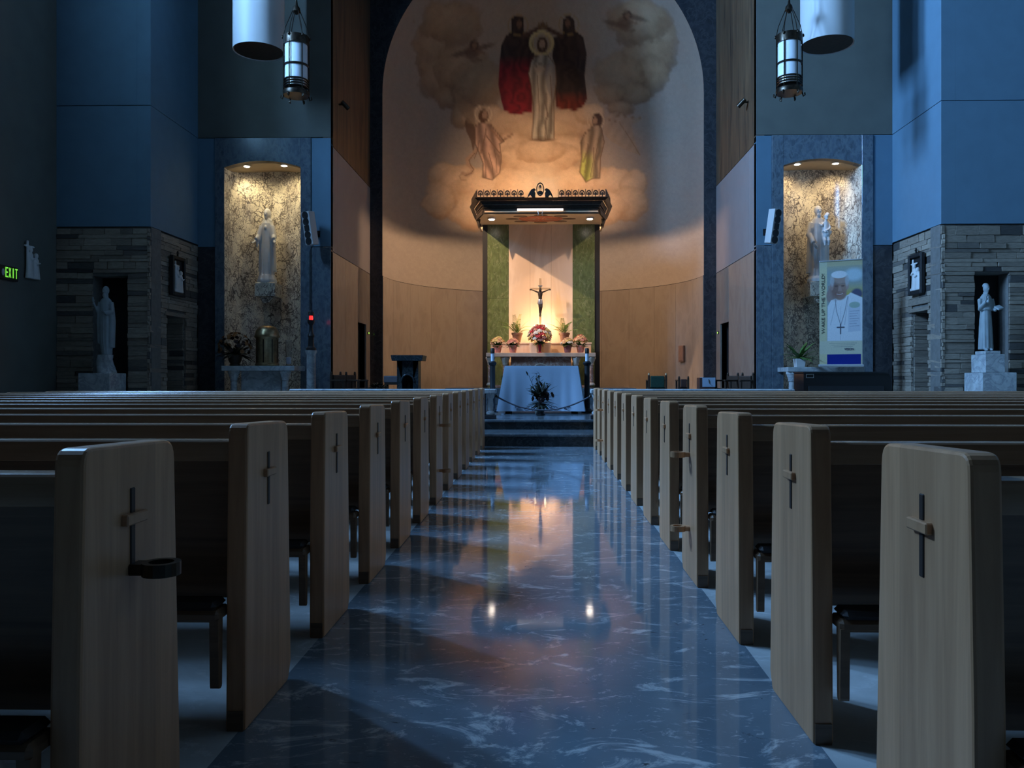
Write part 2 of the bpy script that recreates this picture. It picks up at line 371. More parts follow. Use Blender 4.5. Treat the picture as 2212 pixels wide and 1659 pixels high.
# =================================================================== PAINT (pigment on murals and prints)
class Canvas:
    def __init__(s, x, y, base):
        s.x = x; s.y = y; s.c = np.tile(np.array(base, float), (len(x), 1))
        s.rg = np.random.RandomState(3); s.T = s.rg.rand(64, 64)
    def noise(s, sc, oct_=3, ox=0):
        out = np.zeros(len(s.x)); amp = 1; tot = 0
        for k in range(oct_):
            u = s.x / sc * 2 ** k + 17.3 * k + ox; v = s.y / sc * 2 ** k + 5.1 * k
            i = np.floor(u).astype(int); j = np.floor(v).astype(int); a = u - i; b = v - j
            a = a * a * (3 - 2 * a); b = b * b * (3 - 2 * b); T = s.T
            g = lambda p, q: T[p % 64, q % 64]
            out += amp * ((g(i, j) * (1 - a) + g(i + 1, j) * a) * (1 - b) + (g(i, j + 1) * (1 - a) + g(i + 1, j + 1) * a) * b)
            tot += amp; amp *= .5
        return out / tot
    def blend(s, m, col):
        m = np.clip(m, 0, 1)[:, None]; s.c = s.c * (1 - m) + np.array(col)[None, :] * m if not isinstance(col, np.ndarray) or col.ndim == 1 else s.c * (1 - m) + col * m
    def edist(s, cx, cy, rx, ry, rot=0):
        a = math.radians(rot); dx = s.x - cx; dy = s.y - cy
        u = dx * math.cos(a) + dy * math.sin(a); v = -dx * math.sin(a) + dy * math.cos(a)
        return np.sqrt((u / rx) ** 2 + (v / ry) ** 2)
    def ell(s, cx, cy, rx, ry, col, al=1, soft=.12, rot=0):
        d = s.edist(cx, cy, rx, ry, rot); s.blend(al * np.clip((1 - d) / soft + .5, 0, 1), col)
    def ring(s, cx, cy, r, wd, col, al=1):
        d = np.abs(np.sqrt((s.x - cx) ** 2 + (s.y - cy) ** 2) - r); s.blend(al * np.clip((wd - d) / wd * 2, 0, 1), col)
    def sd(s, pts):
        P = np.array(pts, float); n = len(P); best = np.full(len(s.x), 1e9); ins = np.zeros(len(s.x), bool)
        for k in range(n):
            a = P[k]; b = P[(k + 1) % n]; e = b - a
            t = np.clip(((s.x - a[0]) * e[0] + (s.y - a[1]) * e[1]) / (e @ e + 1e-9), 0, 1)
            best = np.minimum(best, (s.x - a[0] - t * e[0]) ** 2 + (s.y - a[1] - t * e[1]) ** 2)
            c = ((a[1] > s.y) != (b[1] > s.y)); xi = a[0] + (s.y - a[1]) * e[0] / (e[1] if abs(e[1]) > 1e-9 else 1e-9)
            ins ^= c & (s.x < xi)
        return np.where(ins, 1, -1) * np.sqrt(best)
    def poly(s, pts, col, al=1, soft=4):
        s.blend(al * np.clip(s.sd(pts) / soft + .5, 0, 1), col)
    def line(s, pts, wd, col, al=1):
        best = np.full(len(s.x), 1e9); P = np.array(pts, float)
        for a, b in zip(P[:-1], P[1:]):
            e = b - a; t = np.clip(((s.x - a[0]) * e[0] + (s.y - a[1]) * e[1]) / (e @ e + 1e-9), 0, 1)
            best = np.minimum(best, (s.x - a[0] - t * e[0]) ** 2 + (s.y - a[1] - t * e[1]) ** 2)
        s.blend(al * np.clip((wd - np.sqrt(best)) / wd * 1.6, 0, 1), col)
    def puff(s, cx, cy, rx, ry, light, dark, al=.9):
        n = s.noise(60, 4, cx) - .5; d = s.edist(cx, cy, rx, ry) + n * .62
        m = np.clip((1 - d) / .22 + .3, 0, 1) * al
        t = np.clip(d, 0, 1)[:, None] ** 2.5; sh = np.clip((s.y - cy) / ry * .40 + .12, 0, .5)[:, None]
        f = np.clip(t * .5 + sh + (s.noise(34, 3, cy)[:, None] - .5) * .45, 0, 1)
        s.blend(m, np.array(light)[None, :] * (1 - f) + np.array(dark)[None, :] * f)
        s.blend(np.exp(-((d - .98) / .07) ** 2) * .38 * np.clip(.55 + (s.y - cy) / ry * .5, 0, 1), dark)

def paint_mural(x, y):
    c = Canvas(x, y, (.40, .33, .265))
    n = c.noise(420, 3)
    c.blend(np.clip(n - .4, 0, 1) * .6, (.34, .30, .265))
    g = np.clip((1100 - y) / 1100, 0, 1)
    c.blend(g * .3, (.36, .28, .20))
    L, D = (.62, .44, .26), (.28, .16, .075)
    # towering cloud bank on both sides
    for a in [(620, 250, 120, 170), (640, 430, 110, 120), (700, 120, 170, 130), (760, 380, 140, 150), (690, 540, 80, 60), (860, 470, 150, 140), (760, 650, 60, 80),
              (1880, 240, 90, 170), (1780, 330, 140, 150), (1820, 420, 90, 110), (1740, 120, 170, 130), (1640, 420, 150, 130), (1720, 520, 90, 60), (1590, 520, 90, 70), (1650, 600, 70, 50)]:
        c.puff(*a, (.44, .31, .185), (.15, .08, .04), .85)
    c.ell(1200, 280, 420, 330, (.50, .38, .24), .35, .8)
    for a in [(900, 660, 130, 70), (1060, 690, 150, 80), (1360, 690, 140, 80), (1480, 640, 90, 60), (1200, 720, 180, 70)]:
        c.puff(*a, (.74, .54, .35), (.40, .24, .12), .85)
    for a in [(1060, 830, 120, 90), (1340, 830, 120, 90), (1200, 880, 230, 100), (1200, 840, 130, 70)]:
        c.puff(*a, (.80, .58, .38), (.38, .21, .10), .92)
    for a in [(660, 980, 90, 90), (760, 1020, 120, 110), (900, 1040, 170, 110), (1060, 1030, 110, 110), (1450, 1010, 160, 90), (1590, 1010, 110, 90), (1720, 1030, 75, 90), (640, 1110, 90, 100), (1700, 1130, 100, 100), (860, 1170, 160, 110), (1520, 1150, 160, 110)]:
        c.puff(*a, (.76, .55, .36), (.42, .25, .125), .9)
    c.ell(1200, 1010, 120, 90, (.80, .66, .48), .6, .9)
    # cherubs in the clouds
    for (cx, cy, k) in ((820, 275, 1), (1670, 110, -1)):
        c.ell(cx - 55, cy + 22, 62, 15, (.13, .075, .045), .75, .7, -14 * k); c.ell(cx + 62, cy - 12, 66, 14, (.13, .075, .045), .75, .7, -16 * k)
        c.ell(cx, cy + 18, 42, 38, (.16, .09, .055), .85, .6); c.ell(cx + 14, cy - 26, 26, 28, (.10, .055, .035), .9, .4); c.ell(cx + 16, cy - 22, 14, 17, (.30, .18, .10), .8, .5)
        c.line([(cx - 20, cy + 40), (cx + 10, cy + 62), (cx + 50, cy + 58)], 12, (.20, .12, .07), .7); c.line([(cx + 30, cy + 10), (cx + 70, cy + 22)], 9, (.24, .14, .08), .7)
    # the two enthroned figures
    for k, (pts, redtop, face) in enumerate((
        ([(975, 350), (985, 250), (1010, 200), (1042, 175), (1040, 100), (1070, 85), (1108, 95), (1110, 180), (1150, 200), (1170, 300), (1155, 620), (1060, 640), (1000, 615), (985, 560), (968, 470)], 310, (1078, 140)),
        ([(1275, 210), (1325, 185), (1328, 105), (1360, 85), (1390, 110), (1395, 170), (1440, 205), (1460, 300), (1448, 420), (1462, 550), (1440, 590), (1395, 615), (1290, 600), (1268, 320)], 500, (1360, 135)))):
        sdist = c.sd(pts); m = np.clip(sdist / 6 + .5, 0, 1)
        fold = .5 + .5 * np.sin(x / 9.0 + 2.2 * c.noise(60, 2, k * 9) * 6)
        t = np.clip((y - redtop) / 70, 0, 1)[:, None]
        red = np.array([.26, .012, .02]) if k == 0 else np.array([.20, .03, .014])
        col = (np.array([.05, .028, .02]) * (1 - t) + red * t) * (.6 + .5 * fold)[:, None]
        c.blend(m, col)
        c.ring(face[0], face[1], 55, 5, (.40, .26, .08), .5)
        c.ell(face[0], face[1] - 5, 26, 40, (.045, .025, .018), 1, .2); c.ell(face[0] + (6 if k == 0 else -6), face[1] - 6, 15, 22, (.22, .12, .07), .9, .3)
    c.line([(1110, 200), (1180, 165), (1215, 140)], 18, (.10, .05, .03)); c.line([(1320, 200), (1250, 165), (1215, 140)], 18, (.10, .05, .03))
    # standing figure in the middle
    c.ring(1208, 240, 62, 11, (.72, .58, .26), .9); c.ring(1208, 240, 48, 4, (.55, .40, .16), .8)
    c.poly([(1190, 160), (1190, 120), (1205, 145), (1215, 112), (1226, 145), (1240, 120), (1240, 160)], (.20, .12, .05), .9, 4)
    c.ell(1212, 250, 30, 46, (.10, .055, .03), 1, .2); c.ell(1212, 246, 17, 24, (.46, .31, .2), 1, .25)
    robe = [(1150, 345), (1172, 312), (1200, 300), (1240, 302), (1268, 320), (1285, 360), (1290, 450), (1278, 560), (1276, 770), (1215, 782), (1155, 772), (1165, 620), (1150, 470), (1136, 410)]
    m = np.clip(c.sd(robe) / 5 + .5, 0, 1); fold = .5 + .5 * np.sin((x - 1210) / 8.5 + (y - 300) / 110 + 3 * c.noise(80, 2))
    c.blend(m, np.array([.58, .50, .37])[None, :] * (.42 + .66 * fold)[:, None])
    c.poly([(1250, 330), (1285, 360), (1290, 450), (1270, 560), (1240, 500), (1225, 400)], (.30, .28, .27), .6, 8)
    c.line([(1225, 560), (1245, 640), (1225, 680), (1240, 770)], 5, (.20, .16, .12), .8)
    c.ell(1195, 375, 34, 26, (.55, .43, .30), .8, .4); c.line([(1165, 380), (1200, 350), (1225, 370)], 5, (.25, .18, .12), .7)
    c.ell(1215, 775, 70, 12, (.20, .12, .07), .6, .5)
    # angel, rose robe
    c.poly([(832, 690), (795, 650), (780, 680), (790, 730), (815, 780), (830, 850), (845, 750)], (.16, .09, .05), .9, 6)
    c.poly([(720, 500), (780, 560), (830, 590), (840, 690), (800, 680), (740, 600)], (.36, .24, .14), .8, 10)
    c.ring(885, 632, 46, 5, (.80, .62, .40), .9); c.ell(885, 645, 28, 38, (.17, .085, .04), 1, .2); c.ell(893, 640, 15, 22, (.50, .31, .19), 1, .3)
    robe = [(838, 700), (870, 682), (925, 690), (955, 730), (975, 760), (1000, 785), (975, 800), (985, 880), (975, 960), (935, 1000), (880, 985), (885, 910), (862, 850), (840, 800)]
    m = np.clip(c.sd(robe) / 5 + .5, 0, 1); fold = .5 + .5 * np.sin(x / 10 - y / 35 + 4 * c.noise(70, 2))
    c.blend(m, np.array([.62, .40, .28])[None, :] * (.42 + .66 * fold)[:, None])
    c.line([(930, 720), (985, 785), (1045, 748)], 9, (.36, .21, .12), .9); c.line([(900, 720), (895, 760), (870, 850)], 5, (.22, .12, .07), .8); c.line([(905, 760), (975, 850)], 5, (.22, .12, .07), .8)
    c.line([(850, 830), (822, 862), (795, 885), (800, 915), (825, 935), (822, 958), (795, 972), (770, 962)], 15, (.50, .32, .21), .9); c.line([(838, 850), (806, 890), (815, 920), (832, 942), (818, 962), (785, 975)], 4, (.22, .13, .07), .8)
    c.line([(770, 962), (752, 978), (762, 1000), (790, 1000)], 6, (.42, .27, .16), .7)
    # angel, green robe
    wing = [(1555, 650), (1620, 625), (1700, 650), (1785, 658), (1705, 690), (1730, 790), (1758, 865), (1670, 830), (1590, 780), (1550, 740)]
    m = np.clip(c.sd(wing) / 6 + .5, 0, 1); fold = .5 + .5 * np.sin((x - 1550) / 9 + (y - 600) / 16)
    c.blend(m * .8, np.array([.46, .34, .23])[None, :] * (.88 + .12 * fold)[:, None])
    c.line([(1580, 665), (1640, 680), (1700, 770), (1755, 862)], 4, (.30, .19, .11), .8); c.line([(1600, 640), (1700, 652), (1782, 658)], 4, (.30, .19, .11), .8)
    c.ring(1510, 668, 46, 4, (.70, .54, .34), .7); c.ell(1518, 668, 28, 40, (.09, .05, .03), 1, .2); c.ell(1506, 670, 13, 20, (.42, .26, .16), 1, .3)
    robe = [(1475, 720), (1505, 690), (1540, 705), (1556, 790), (1535, 880), (1532, 990), (1490, 992), (1455, 1012), (1420, 955), (1432, 880), (1425, 790), (1450, 740)]
    m = np.clip(c.sd(robe) / 5 + .5, 0, 1); fold = .5 + .5 * np.sin(x / 8 + y / 60 + 3 * c.noise(70, 2))
    t = np.clip((y - 830) / 60, 0, 1)[:, None] * np.clip((1510 - x) / 40, 0, 1)[:, None]
    c.blend(m, (np.array([.46, .34, .22]) * (1 - t) + np.array([.48, .50, .13]) * t) * (.42 + .66 * fold)[:, None])
    c.line([(1490, 735), (1478, 800), (1440, 900)], 5, (.20, .13, .07), .8); c.line([(1530, 760), (1510, 860), (1495, 985)], 4, (.20, .13, .07), .8)
    for pts in ([(838, 700), (870, 682), (925, 690), (955, 730), (1000, 785), (975, 800), (985, 880), (975, 960), (935, 1000), (880, 985), (885, 910), (862, 850), (840, 800), (838, 700)],
                [(1475, 720), (1505, 690), (1540, 705), (1556, 790), (1535, 880), (1532, 990), (1490, 992), (1455, 1012), (1420, 955), (1432, 880), (1425, 790), (1450, 740), (1475, 720)],
                [(1150, 345), (1172, 312), (1240, 302), (1285, 360), (1290, 450), (1278, 560), (1276, 770), (1215, 782), (1155, 772), (1165, 620), (1150, 470), (1136, 410), (1150, 345)]):
        c.line(pts, 5, (.16, .09, .05), .75)
    for (x0, y0, x1, y1) in ((880, 830, 900, 985), (915, 850, 940, 990), (945, 830, 960, 960), (860, 780, 835, 880), (1465, 800, 1450, 960), (1500, 820, 1480, 985), (1185, 420, 1190, 765), (1235, 520, 1228, 770), (1258, 420, 1262, 740)):
        c.line([(x0, y0), ((x0 + x1) / 2 + 6, (y0 + y1) / 2), (x1, y1)], 4, (.17, .10, .06), .7)
    grain = c.noise(14, 2); c.c *= (.93 + .14 * grain)[:, None]
    return c.c

def paint_banner(x, y):
    c = Canvas(x, y, (.80, .74, .46))
    t = np.clip((y - 765) / 60, 0, 1); c.blend((1 - t) * .5, (.50, .55, .48))
    pic = lambda m: m * (x > 788)
    c.poly([(788, 800), (1022, 800), (1022, 1285), (788, 1285)], (.40, .47, .45), 1, 6)
    g = np.clip((y - 900) / 80, 0, 1) * (y < 1010); c.blend(pic(g * (x > 915) * .9), (.62, .52, .12))
    c.blend(pic(np.clip(1 - (y - 790) / 50, 0, 1) * .8), (.60, .52, .30))
    c.ell(965, 860, 60, 40, (.66, .80, .84), .9, .6); c.ell(985, 985, 38, 34, (.07, .08, .20), .9, .4)
    c.ell(815, 985, 30, 50, (.42, .30, .26), .95, .3, 15)
    for k in range(4): c.line([(806 + k * 11, 985), (800 + k * 13, 925 + 6 * abs(k - 1))], 6.5, (.45, .32, .28), .95)
    c.line([(836, 1000), (850, 965)], 7, (.45, .32, .28), .95)
    c.poly([(790, 1285), (792, 1060), (815, 1020), (850, 1010), (925, 990), (945, 975), (1022, 1010), (1022, 1285)], (.93, .94, .95), 1, 5)
    c.line([(850, 1020), (812, 1180)], 3, (.52, .55, .6), .8); c.line([(930, 1000), (905, 1180)], 3, (.55, .58, .63), .8); c.line([(880, 1060), (878, 1280)], 2, (.6, .62, .66), .7)
    c.ell(870, 930, 52, 90, (.46, .29, .22), 1, .12); c.ell(878, 985, 38, 34, (.42, .26, .20), 1, .3); c.ell(842, 950, 26, 60, (.28, .17, .14), .75, .8)
    c.ell(820, 930, 12, 26, (.50, .33, .28), 1, .3); c.ell(922, 930, 10, 26, (.52, .36, .3), 1, .3)
    c.ell(876, 884, 44, 30, (.52, .36, .29), 1, .4); c.ell(822, 895, 14, 34, (.62, .62, .62), .8, .6); c.ell(920, 895, 13, 34, (.62, .62, .62), .8, .6)
    c.ell(868, 856, 52, 24, (.93, .93, .92), 1, .15)
    for ex in (850, 893):
        c.ell(ex, 930, 12, 5, (.16, .10, .09), .9, .5); c.line([(ex - 15, 916), (ex + 12, 914)], 4, (.34, .27, .24), .8)
    c.poly([(866, 930), (878, 930), (888, 962), (860, 964)], (.54, .35, .29), .8, 4)
    c.line([(846, 978), (872, 992), (900, 974)], 4.5, (.38, .15, .13), .95); c.line([(853, 981), (872, 987), (893, 979)], 2.5, (.85, .8, .75), .9)
    c.line([(843, 1015), (850, 1090), (878, 1180)], 3, (.22, .24, .28), .9); c.line([(925, 1000), (905, 1100), (880, 1180)], 3, (.22, .24, .28), .9)
    c.line([(878, 1178), (878, 1238)], 6, (.10, .11, .14)); c.line([(856, 1197), (901, 1197)], 6, (.10, .11, .14))
    c.poly([(928, 1060), (1008, 1050), (1010, 1222), (928, 1228)], (.72, .76, .82), .9, 3); c.ell(970, 1055, 36, 20, (.42, .56, .44), .9, .2)
    for k in range(7): c.line([(938, 1095 + k * 16), (1000 - (k % 3) * 8, 1093 + k * 16)], 2.6, (.36, .40, .50), .8)
    c.poly([(738, 1285), (1022, 1285), (1022, 1370), (738, 1370)], (.80, .76, .56), 1, 3)
    for k in range(3): c.line([(805 + k * 14, 1300 + 11 * k), (985 - k * 14, 1299 + 11 * k)], 2.2, (.30, .29, .24), .7)
    c.poly([(789, 1371), (1013, 1369), (1013, 1434), (789, 1436)], (.012, .03, .30), 1, 2)
    return c.c

def colour_mesh(o, cols):
    a = o.data.color_attributes.new('paint', 'FLOAT_COLOR', 'POINT')
    buf = np.ones((len(cols), 4), np.float32); buf[:, :3] = np.clip(cols, 0, 1); a.data.foreach_set('color', buf.ravel())

# =================================================================== STRUCTURE
def S(o, label, cat=None):
    o['kind'] = 'structure'; o['label'] = label; o['category'] = cat or o.name.split('_')[0].split('.')[0]; return o
AL, AR = -.885, .775           # aisle faces of the pews
S(MB().box(AL - .02, AR + .02, -4, 12.7, -.2, 0).build('floor_aisle', M['floor_aisle']), 'polished blue-grey marbled floor of the centre aisle', 'floor')
S(MB().box(-XW, AL - .02, -4, YN, -.2, 0).build('floor_left', M['floor_pale']), 'pale floor under the left-hand pews', 'floor')
S(MB().box(AR + .02, XW, -4, YN, -.2, 0).build('floor_right', M['floor_pale']), 'pale floor under the right-hand pews', 'floor')
S(MB().box(-XW - .3, XW + .3, -4.3, 30, ZC, ZC + .3).build('ceiling', M['roof_dark']), 'dark ceiling high above the nave', 'ceiling')
S(MB().box(-XW - .3, XW + .3, -4.3, -4, -.2, ZC).build('wall_back', M['roof_dark']), 'back wall of the nave behind the camera', 'wall')
# platform and steps
def slab(name, x0, x1, y0, y1, z0, z1, lab):
    t = thing(name, lab, 'step'); t['kind'] = 'structure'
    MB().box(x0, x1, y0 + .03, y1, z0, z1 - .045).build('riser', M['step_marble'], t)
    MB().box(x0, x1, y0, y1, z1 - .045, z1, .01).build('tread', M['tread'], t)
    return t
slab('floor_step', -5.2, 5.2, 12.5, 13.55, -.02, .20, 'lower dark marble step at the end of the aisle')
slab('floor_platform', -5.2, 5.2, 13.55, 30, -.02, .365, 'upper dark marble step and sanctuary floor under the altars')
S(MB().box(-2.6, 2.5, 21.6, 25.2, .365, .80, .01).build('floor_predella', M['tread']), 'raised marble predella under the high altar', 'step')

unit = MB().cbox(0, 0, 0, 1, 1, 1, .035)
stone_src = []
for k in range(4):
    o = unit.build('stone', M['stone']); me = o.data
    for v in me.vertices: v.co += Vector((rnd.uniform(-.02, .02), rnd.uniform(-.05, .05), rnd.uniform(-.035, .035)))
    bpy.data.objects.remove(o); stone_src.append(me)
def stones(wall, u0, u1, z0, z1, place, holes=(), seed=1, skip=None):
    """courses of long split stones, each its own object; place(u, z, len, h, dep) -> loc, rz, scale"""
    r = random.Random(seed); z = z0
    while z < z1 - .03:
        h = r.choice([.065, .08, .09, .10, .11, .13, .16]); h = min(h, z1 - z)
        if z1 - z - h < .045: h = z1 - z
        spans = [(u0, u1)]
        for (a, b, c, d) in holes:
            if z + h > c + .01 and z < d - .01:
                ns = []
                for (p, q) in spans:
                    if b <= p or a >= q: ns.append((p, q))
                    else:
                        if a > p + .02: ns.append((p, a))
                        if b < q - .02: ns.append((b, q))
                spans = ns
        for (p, q) in spans:
            u = p
            while u < q - .01:
                l = r.uniform(.3, .95) if h < .12 else r.uniform(.25, .6)
                if q - u - l < .16: l = q - u
                dep = r.uniform(.04, .075)
                loc, rz, sc = place(u + l / 2, z + h / 2, l - .008, h - .008, dep)
                o = bpy.data.objects.new('stone', r.choice(stone_src)); C.objects.link(o); o.parent = wall
                o.location = loc; o.rotation_euler = (0, 0, rz); o.scale = sc
                u += l
        z += h

win_n = [0]
for s, side in ((-1, 'left'), (1, 'right')):
    # ---- outer side wall with its high windows
    wins = WIN_L if s < 0 else WIN_R
    mb = MB(); x0, x1 = s * XW, s * (XW + REV)
    mb.box(x0, x1, -4, YF + .3, -.2, WZ0); mb.box(x0, x1, -4, YF + .3, WZ1, ZC)
    ys = [-4] + [v for y, p in wins for v in (y - WWD / 2, y + WWD / 2)] + [YF + .3]
    for a, b in zip(ys[::2], ys[1::2]): mb.box(x0, x1, a, b, WZ0, WZ1)
    S(mb.build('wall_' + side, M['plaster_grey']), 'outer %s wall of the nave with tall high windows' % side, 'wall')
    for y, p in wins:
        win_n[0] += 1
        f = MB(); xx = s * (XW + REV - .14)
        for yy in (y - WWD / 2 + .03, y, y + WWD / 2 - .03): f.box(xx, xx + s * .06, yy - .03, yy + .03, WZ0, WZ1)
        for k in range(8):
            zz = WZ0 + .03 + (WZ1 - WZ0 - .06) * k / 7; f.box(xx, xx + s * .06, y - WWD / 2, y + WWD / 2, zz - .025, zz + .025)
        t = thing('window_%d' % win_n[0], 'tall leaded window number %d high in the %s wall, dusk sky behind' % (wins.index((y, p)) + 1, side), 'window', (0, 0, 0)); t['kind'] = 'structure'
        f.build('window_frame', M['black'], t)
        MB().box(s * (XW + REV - .03), s * (XW + REV - .01), y - WWD / 2, y + WWD / 2, WZ0, WZ1).build('pane', M['sky_glass'], t)
    # ---- front outer wall (faces the camera), statue niche cut into it
    n0, n1 = (9.28, 10.02) if s > 0 else (9.08, 9.86)
    nz0, nz1 = .55, 3.32 if s > 0 else 3.30
    mb = MB()
    def fx(a, b, y0, y1, z0, z1): mb.box(s * a, s * b, y0, y1, z0, z1)
    fx(XS, n0, YF + .06, YF + .5, -.2, ZST); fx(n1, XW + .3, YF + .06, YF + .5, -.2, ZST); fx(n0, n1, YF + .06, YF + .5, nz1, ZST); fx(n0, n1, YF + .06, YF + .5, -.2, nz0)
    fx(n0 - .05, n1 + .05, YF + .5, YF + .6, nz0, nz1)
    wf = S(mb.build('wall_front_' + side, M['mortar']), 'split-stone wall facing the pews on the far %s, with a statue niche' % side, 'wall')
    MB().box(s * (n0), s * (n1), YF + .44, YF + .498, nz0, nz1).build('niche_back', M['void'], wf)
    stones(wf, XS + .06 if True else 0, XW, .55, ZST - .03, lambda u, z, l, h, d: ((s * u, YF + .06 - d / 2 + .012, z), 0, (l, d, h)), [(n0, n1, nz0, nz1)], 11 + s)
    MB().box(s * (XS + .302), s * XW, YF + .02, YF + .3, ZST + .012, ZJ - .008).build('plaster_panel', M['plaster'], wf)
    MB().box(s * (XS + .302), s * XW, YF + .02, YF + .3, ZJ + .008, ZC).build('plaster_panel', M['plaster'], wf)
    MB().box(s * (XS + .32), s * XW, YF + .05, YF + .3, ZST + .005, ZC).build('joint_backing', M['black'], wf)
    # ---- pier wall running away from the camera, with a doorway
    d0, d1, dz = (18.2, 19.02, 2.58) if s > 0 else (18.38, 19.36, 2.50)
    mb = MB(); xa, xb = s * (XS + .06), s * (XS + 1.3)
    mb.box(xa, xb, YF + .56, d0, -.2, ZST); mb.box(xa, xb, d1, YN + .25, -.2, ZST); mb.box(xa, xb, d0, d1, dz, ZST)
    mb.box(xa, s * (XS + .45), YF + .05, YF + .6, -.2, ZST)
    wp = S(mb.build('wall_pier_' + side, M['mortar']), 'split-stone pier wall with a doorway on the %s, running towards the sanctuary' % side, 'wall')
    stones(wp, YF, YN, .55, ZST - .03, lambda u, z, l, h, d: ((s * (XS + .06 - d / 2 + .012), u, z), PI / 2, (l, d, h)), [(d0, d1, 0, dz + .09)], 31 + s)
    o = bpy.data.objects.new('lintel', stone_src[0]); C.objects.link(o); o.parent = wp; o.location = (s * (XS + .03), (d0 + d1) / 2, dz + .045); o.rotation_euler = (0, 0, PI / 2); o.scale = (d1 - d0 + .22, .09, .085)
    stones(wp, XS + .07, XS + 1.0, .4, dz, lambda u, z, l, h, d: ((s * u, d1 - .015, z), 0, (l, .05, h)), (), 51 + s)
    MB().box(s * XS, s * (XS + .3), YF + .02, YN + .05, ZST + .012, ZJ - .008).build('plaster_panel', M['plaster'], wp)
    MB().box(s * XS, s * (XS + .3), YF + .02, YN + .05, ZJ + .008, ZC).build('plaster_panel', M['plaster'], wp)
    MB().box(s * (XS + .03), s * (XS + .3), YF + .06, YN, ZST + .005, ZC).build('joint_backing', M['black'], wp)
    t = thing('door_%d' % (1 if s < 0 else 2), 'dark door deep in the stone doorway of the %s pier' % side, 'door'); t['kind'] = 'structure'
    MB().box(s * (XS + 1.02), s * (XS + 1.08), d0, d1, 0, dz).build('door_leaf', M['dark_wood'], t)
    MB().ell((s * (XS + 1.0), d0 + .12, 1.0), (.03, .03, .03)).build('door_knob', M['brass'], t, smooth=True)
    # ---- niche wall (faces the camera)
    if s < 0: e = [at(p, 600, YN).x for p in (430, 465, 485, 650, 672, 712)]
    else: e = [at(p, 600, YN).x for p in (1925, 1885, 1861, 1692, 1667, 1625)]
    e[0] = s * XS; e[5] = s * XA
    wn = S(MB().box(e[0], e[1] + s * .02, YN + .06, YN + .3, -.2, ZC).box(e[4], e[5] + s * .06, YN + .06, YN + .3, -.2, ZC).box(e[1], e[4], YN + .06, YN + .3, ZJ, ZC).build('wall_niche_' + side, M['black']),
           'wall of plaster and blue marble around the %s statue niche' % side, 'wall')
    ZP = 4.32
    def pan(a, b, z0, z1, m, nm, dy=0): return MB().box(a, b, YN - dy, YN + .2, z0, z1, .004).build(nm, M[m], wn)
    pan(e[0], e[5], ZJ + .01, ZC, 'plaster_grey', 'plaster_panel')
    pan(e[0], e[1] + s * .003, ZP + .008, ZJ - .008, 'plaster', 'plaster_panel'); pan(e[0], e[1] + s * .003, -.1, ZP - .006, 'dark_marble', 'marble_panel')
    pan(e[4] - s * .003, e[5], ZP + .008, ZJ - .008, 'plaster', 'plaster_panel')
    pan(e[4] - s * .003, (e[4] + e[5]) / 2 + .003, -.1, ZP - .006, 'blue_marble', 'marble_panel'); pan((e[4] + e[5]) / 2 - .003, e[5], -.1, ZP - .006, 'blue_marble', 'marble_panel')
    pan(e[1], e[2], -.1, ZJ - .008, 'blue_marble', 'marble_surround', .03); pan(e[3], e[4], -.1, ZJ - .008, 'blue_marble', 'marble_surround', .03)
    xc = (e[2] + e[3]) / 2; hw = abs(e[3] - e[2]) / 2; zt = at(560, 348, YN).z if s < 0 else at(1776, 343, YN).z; ze = zt - .16
    arc = [(xc - hw * math.cos(PI * k / 32), ze + (zt - ze) * (1 - math.cos(PI * k / 32) ** 2)) for k in range(33)]
    mb = MB()
    for (p, q) in zip(arc[:-1], arc[1:]):
        mb.add([(p[0], YN - .03, p[1]), (q[0], YN - .03, q[1]), (q[0], YN - .03, ZJ - .008), (p[0], YN - .03, ZJ - .008), (p[0], YN + .2, p[1]), (q[0], YN + .2, q[1]), (q[0], YN + .2, ZJ - .008), (p[0], YN + .2, ZJ - .008)],
               [(0, 1, 2, 3), (4, 7, 6, 5), (0, 4, 5, 1), (3, 2, 6, 7)])
    mb.build('marble_surround', M['blue_marble'], wn)
    # curved recess of breccia marble, in upright slabs
    ND = .95; prof = []
    for k in range(33):
        a = PI * k / 32; prof.append((xc - hw * math.cos(a), YN + .1 + ND * math.sin(a) ** .8 if 0 < k < 32 else YN - .0))
    cuts = [0, 6, 16, 26, 32]
    for a, b in zip(cuts[:-1], cuts[1:]):
        vs_ = []; fs = []
        for k in range(a, b + 1):
            x, y = prof[k]; zz = ze + (zt - ze) * (1 - ((x - xc) / hw) ** 2) + .01
            nx, ny = (x - xc) / hw, 1.0; L_ = math.hypot(nx, ny); nx *= .05 / L_; ny *= .05 / L_
            vs_ += [(x, y, .3), (x, y, zz), (x + nx, y + ny, zz), (x + nx, y + ny, .3)]
        n = b - a + 1
        for k in range(n - 1):
            for j in range(4): fs.append((k * 4 + j, k * 4 + (j + 1) % 4, (k + 1) * 4 + (j + 1) % 4, (k + 1) * 4 + j))
        fs += [(0, 1, 2, 3), tuple((n - 1) * 4 + j for j in (3, 2, 1, 0))]
        MB().add(vs_, fs).build('niche_slab', M['breccia'], wn, smooth=40)
    mb = MB(); vs_ = []; fs = []
    for k in range(33):
        x, y = prof[k]; zz = ze + (zt - ze) * (1 - ((x - xc) / hw) ** 2)
        vs_ += [(x, YN - .02, zz), (x, max(y, YN) + .02, zz), (x, max(y, YN) + .02, zz + .05), (x, YN - .02, zz + .05)]
    for k in range(32):
        for j in range(4): fs.append((k * 4 + j, k * 4 + (j + 1) % 4, (k + 1) * 4 + (j + 1) % 4, (k + 1) * 4 + j))
    MB().add(vs_, fs).build('niche_ceiling', M['niche_plaster'], wn, smooth=40)
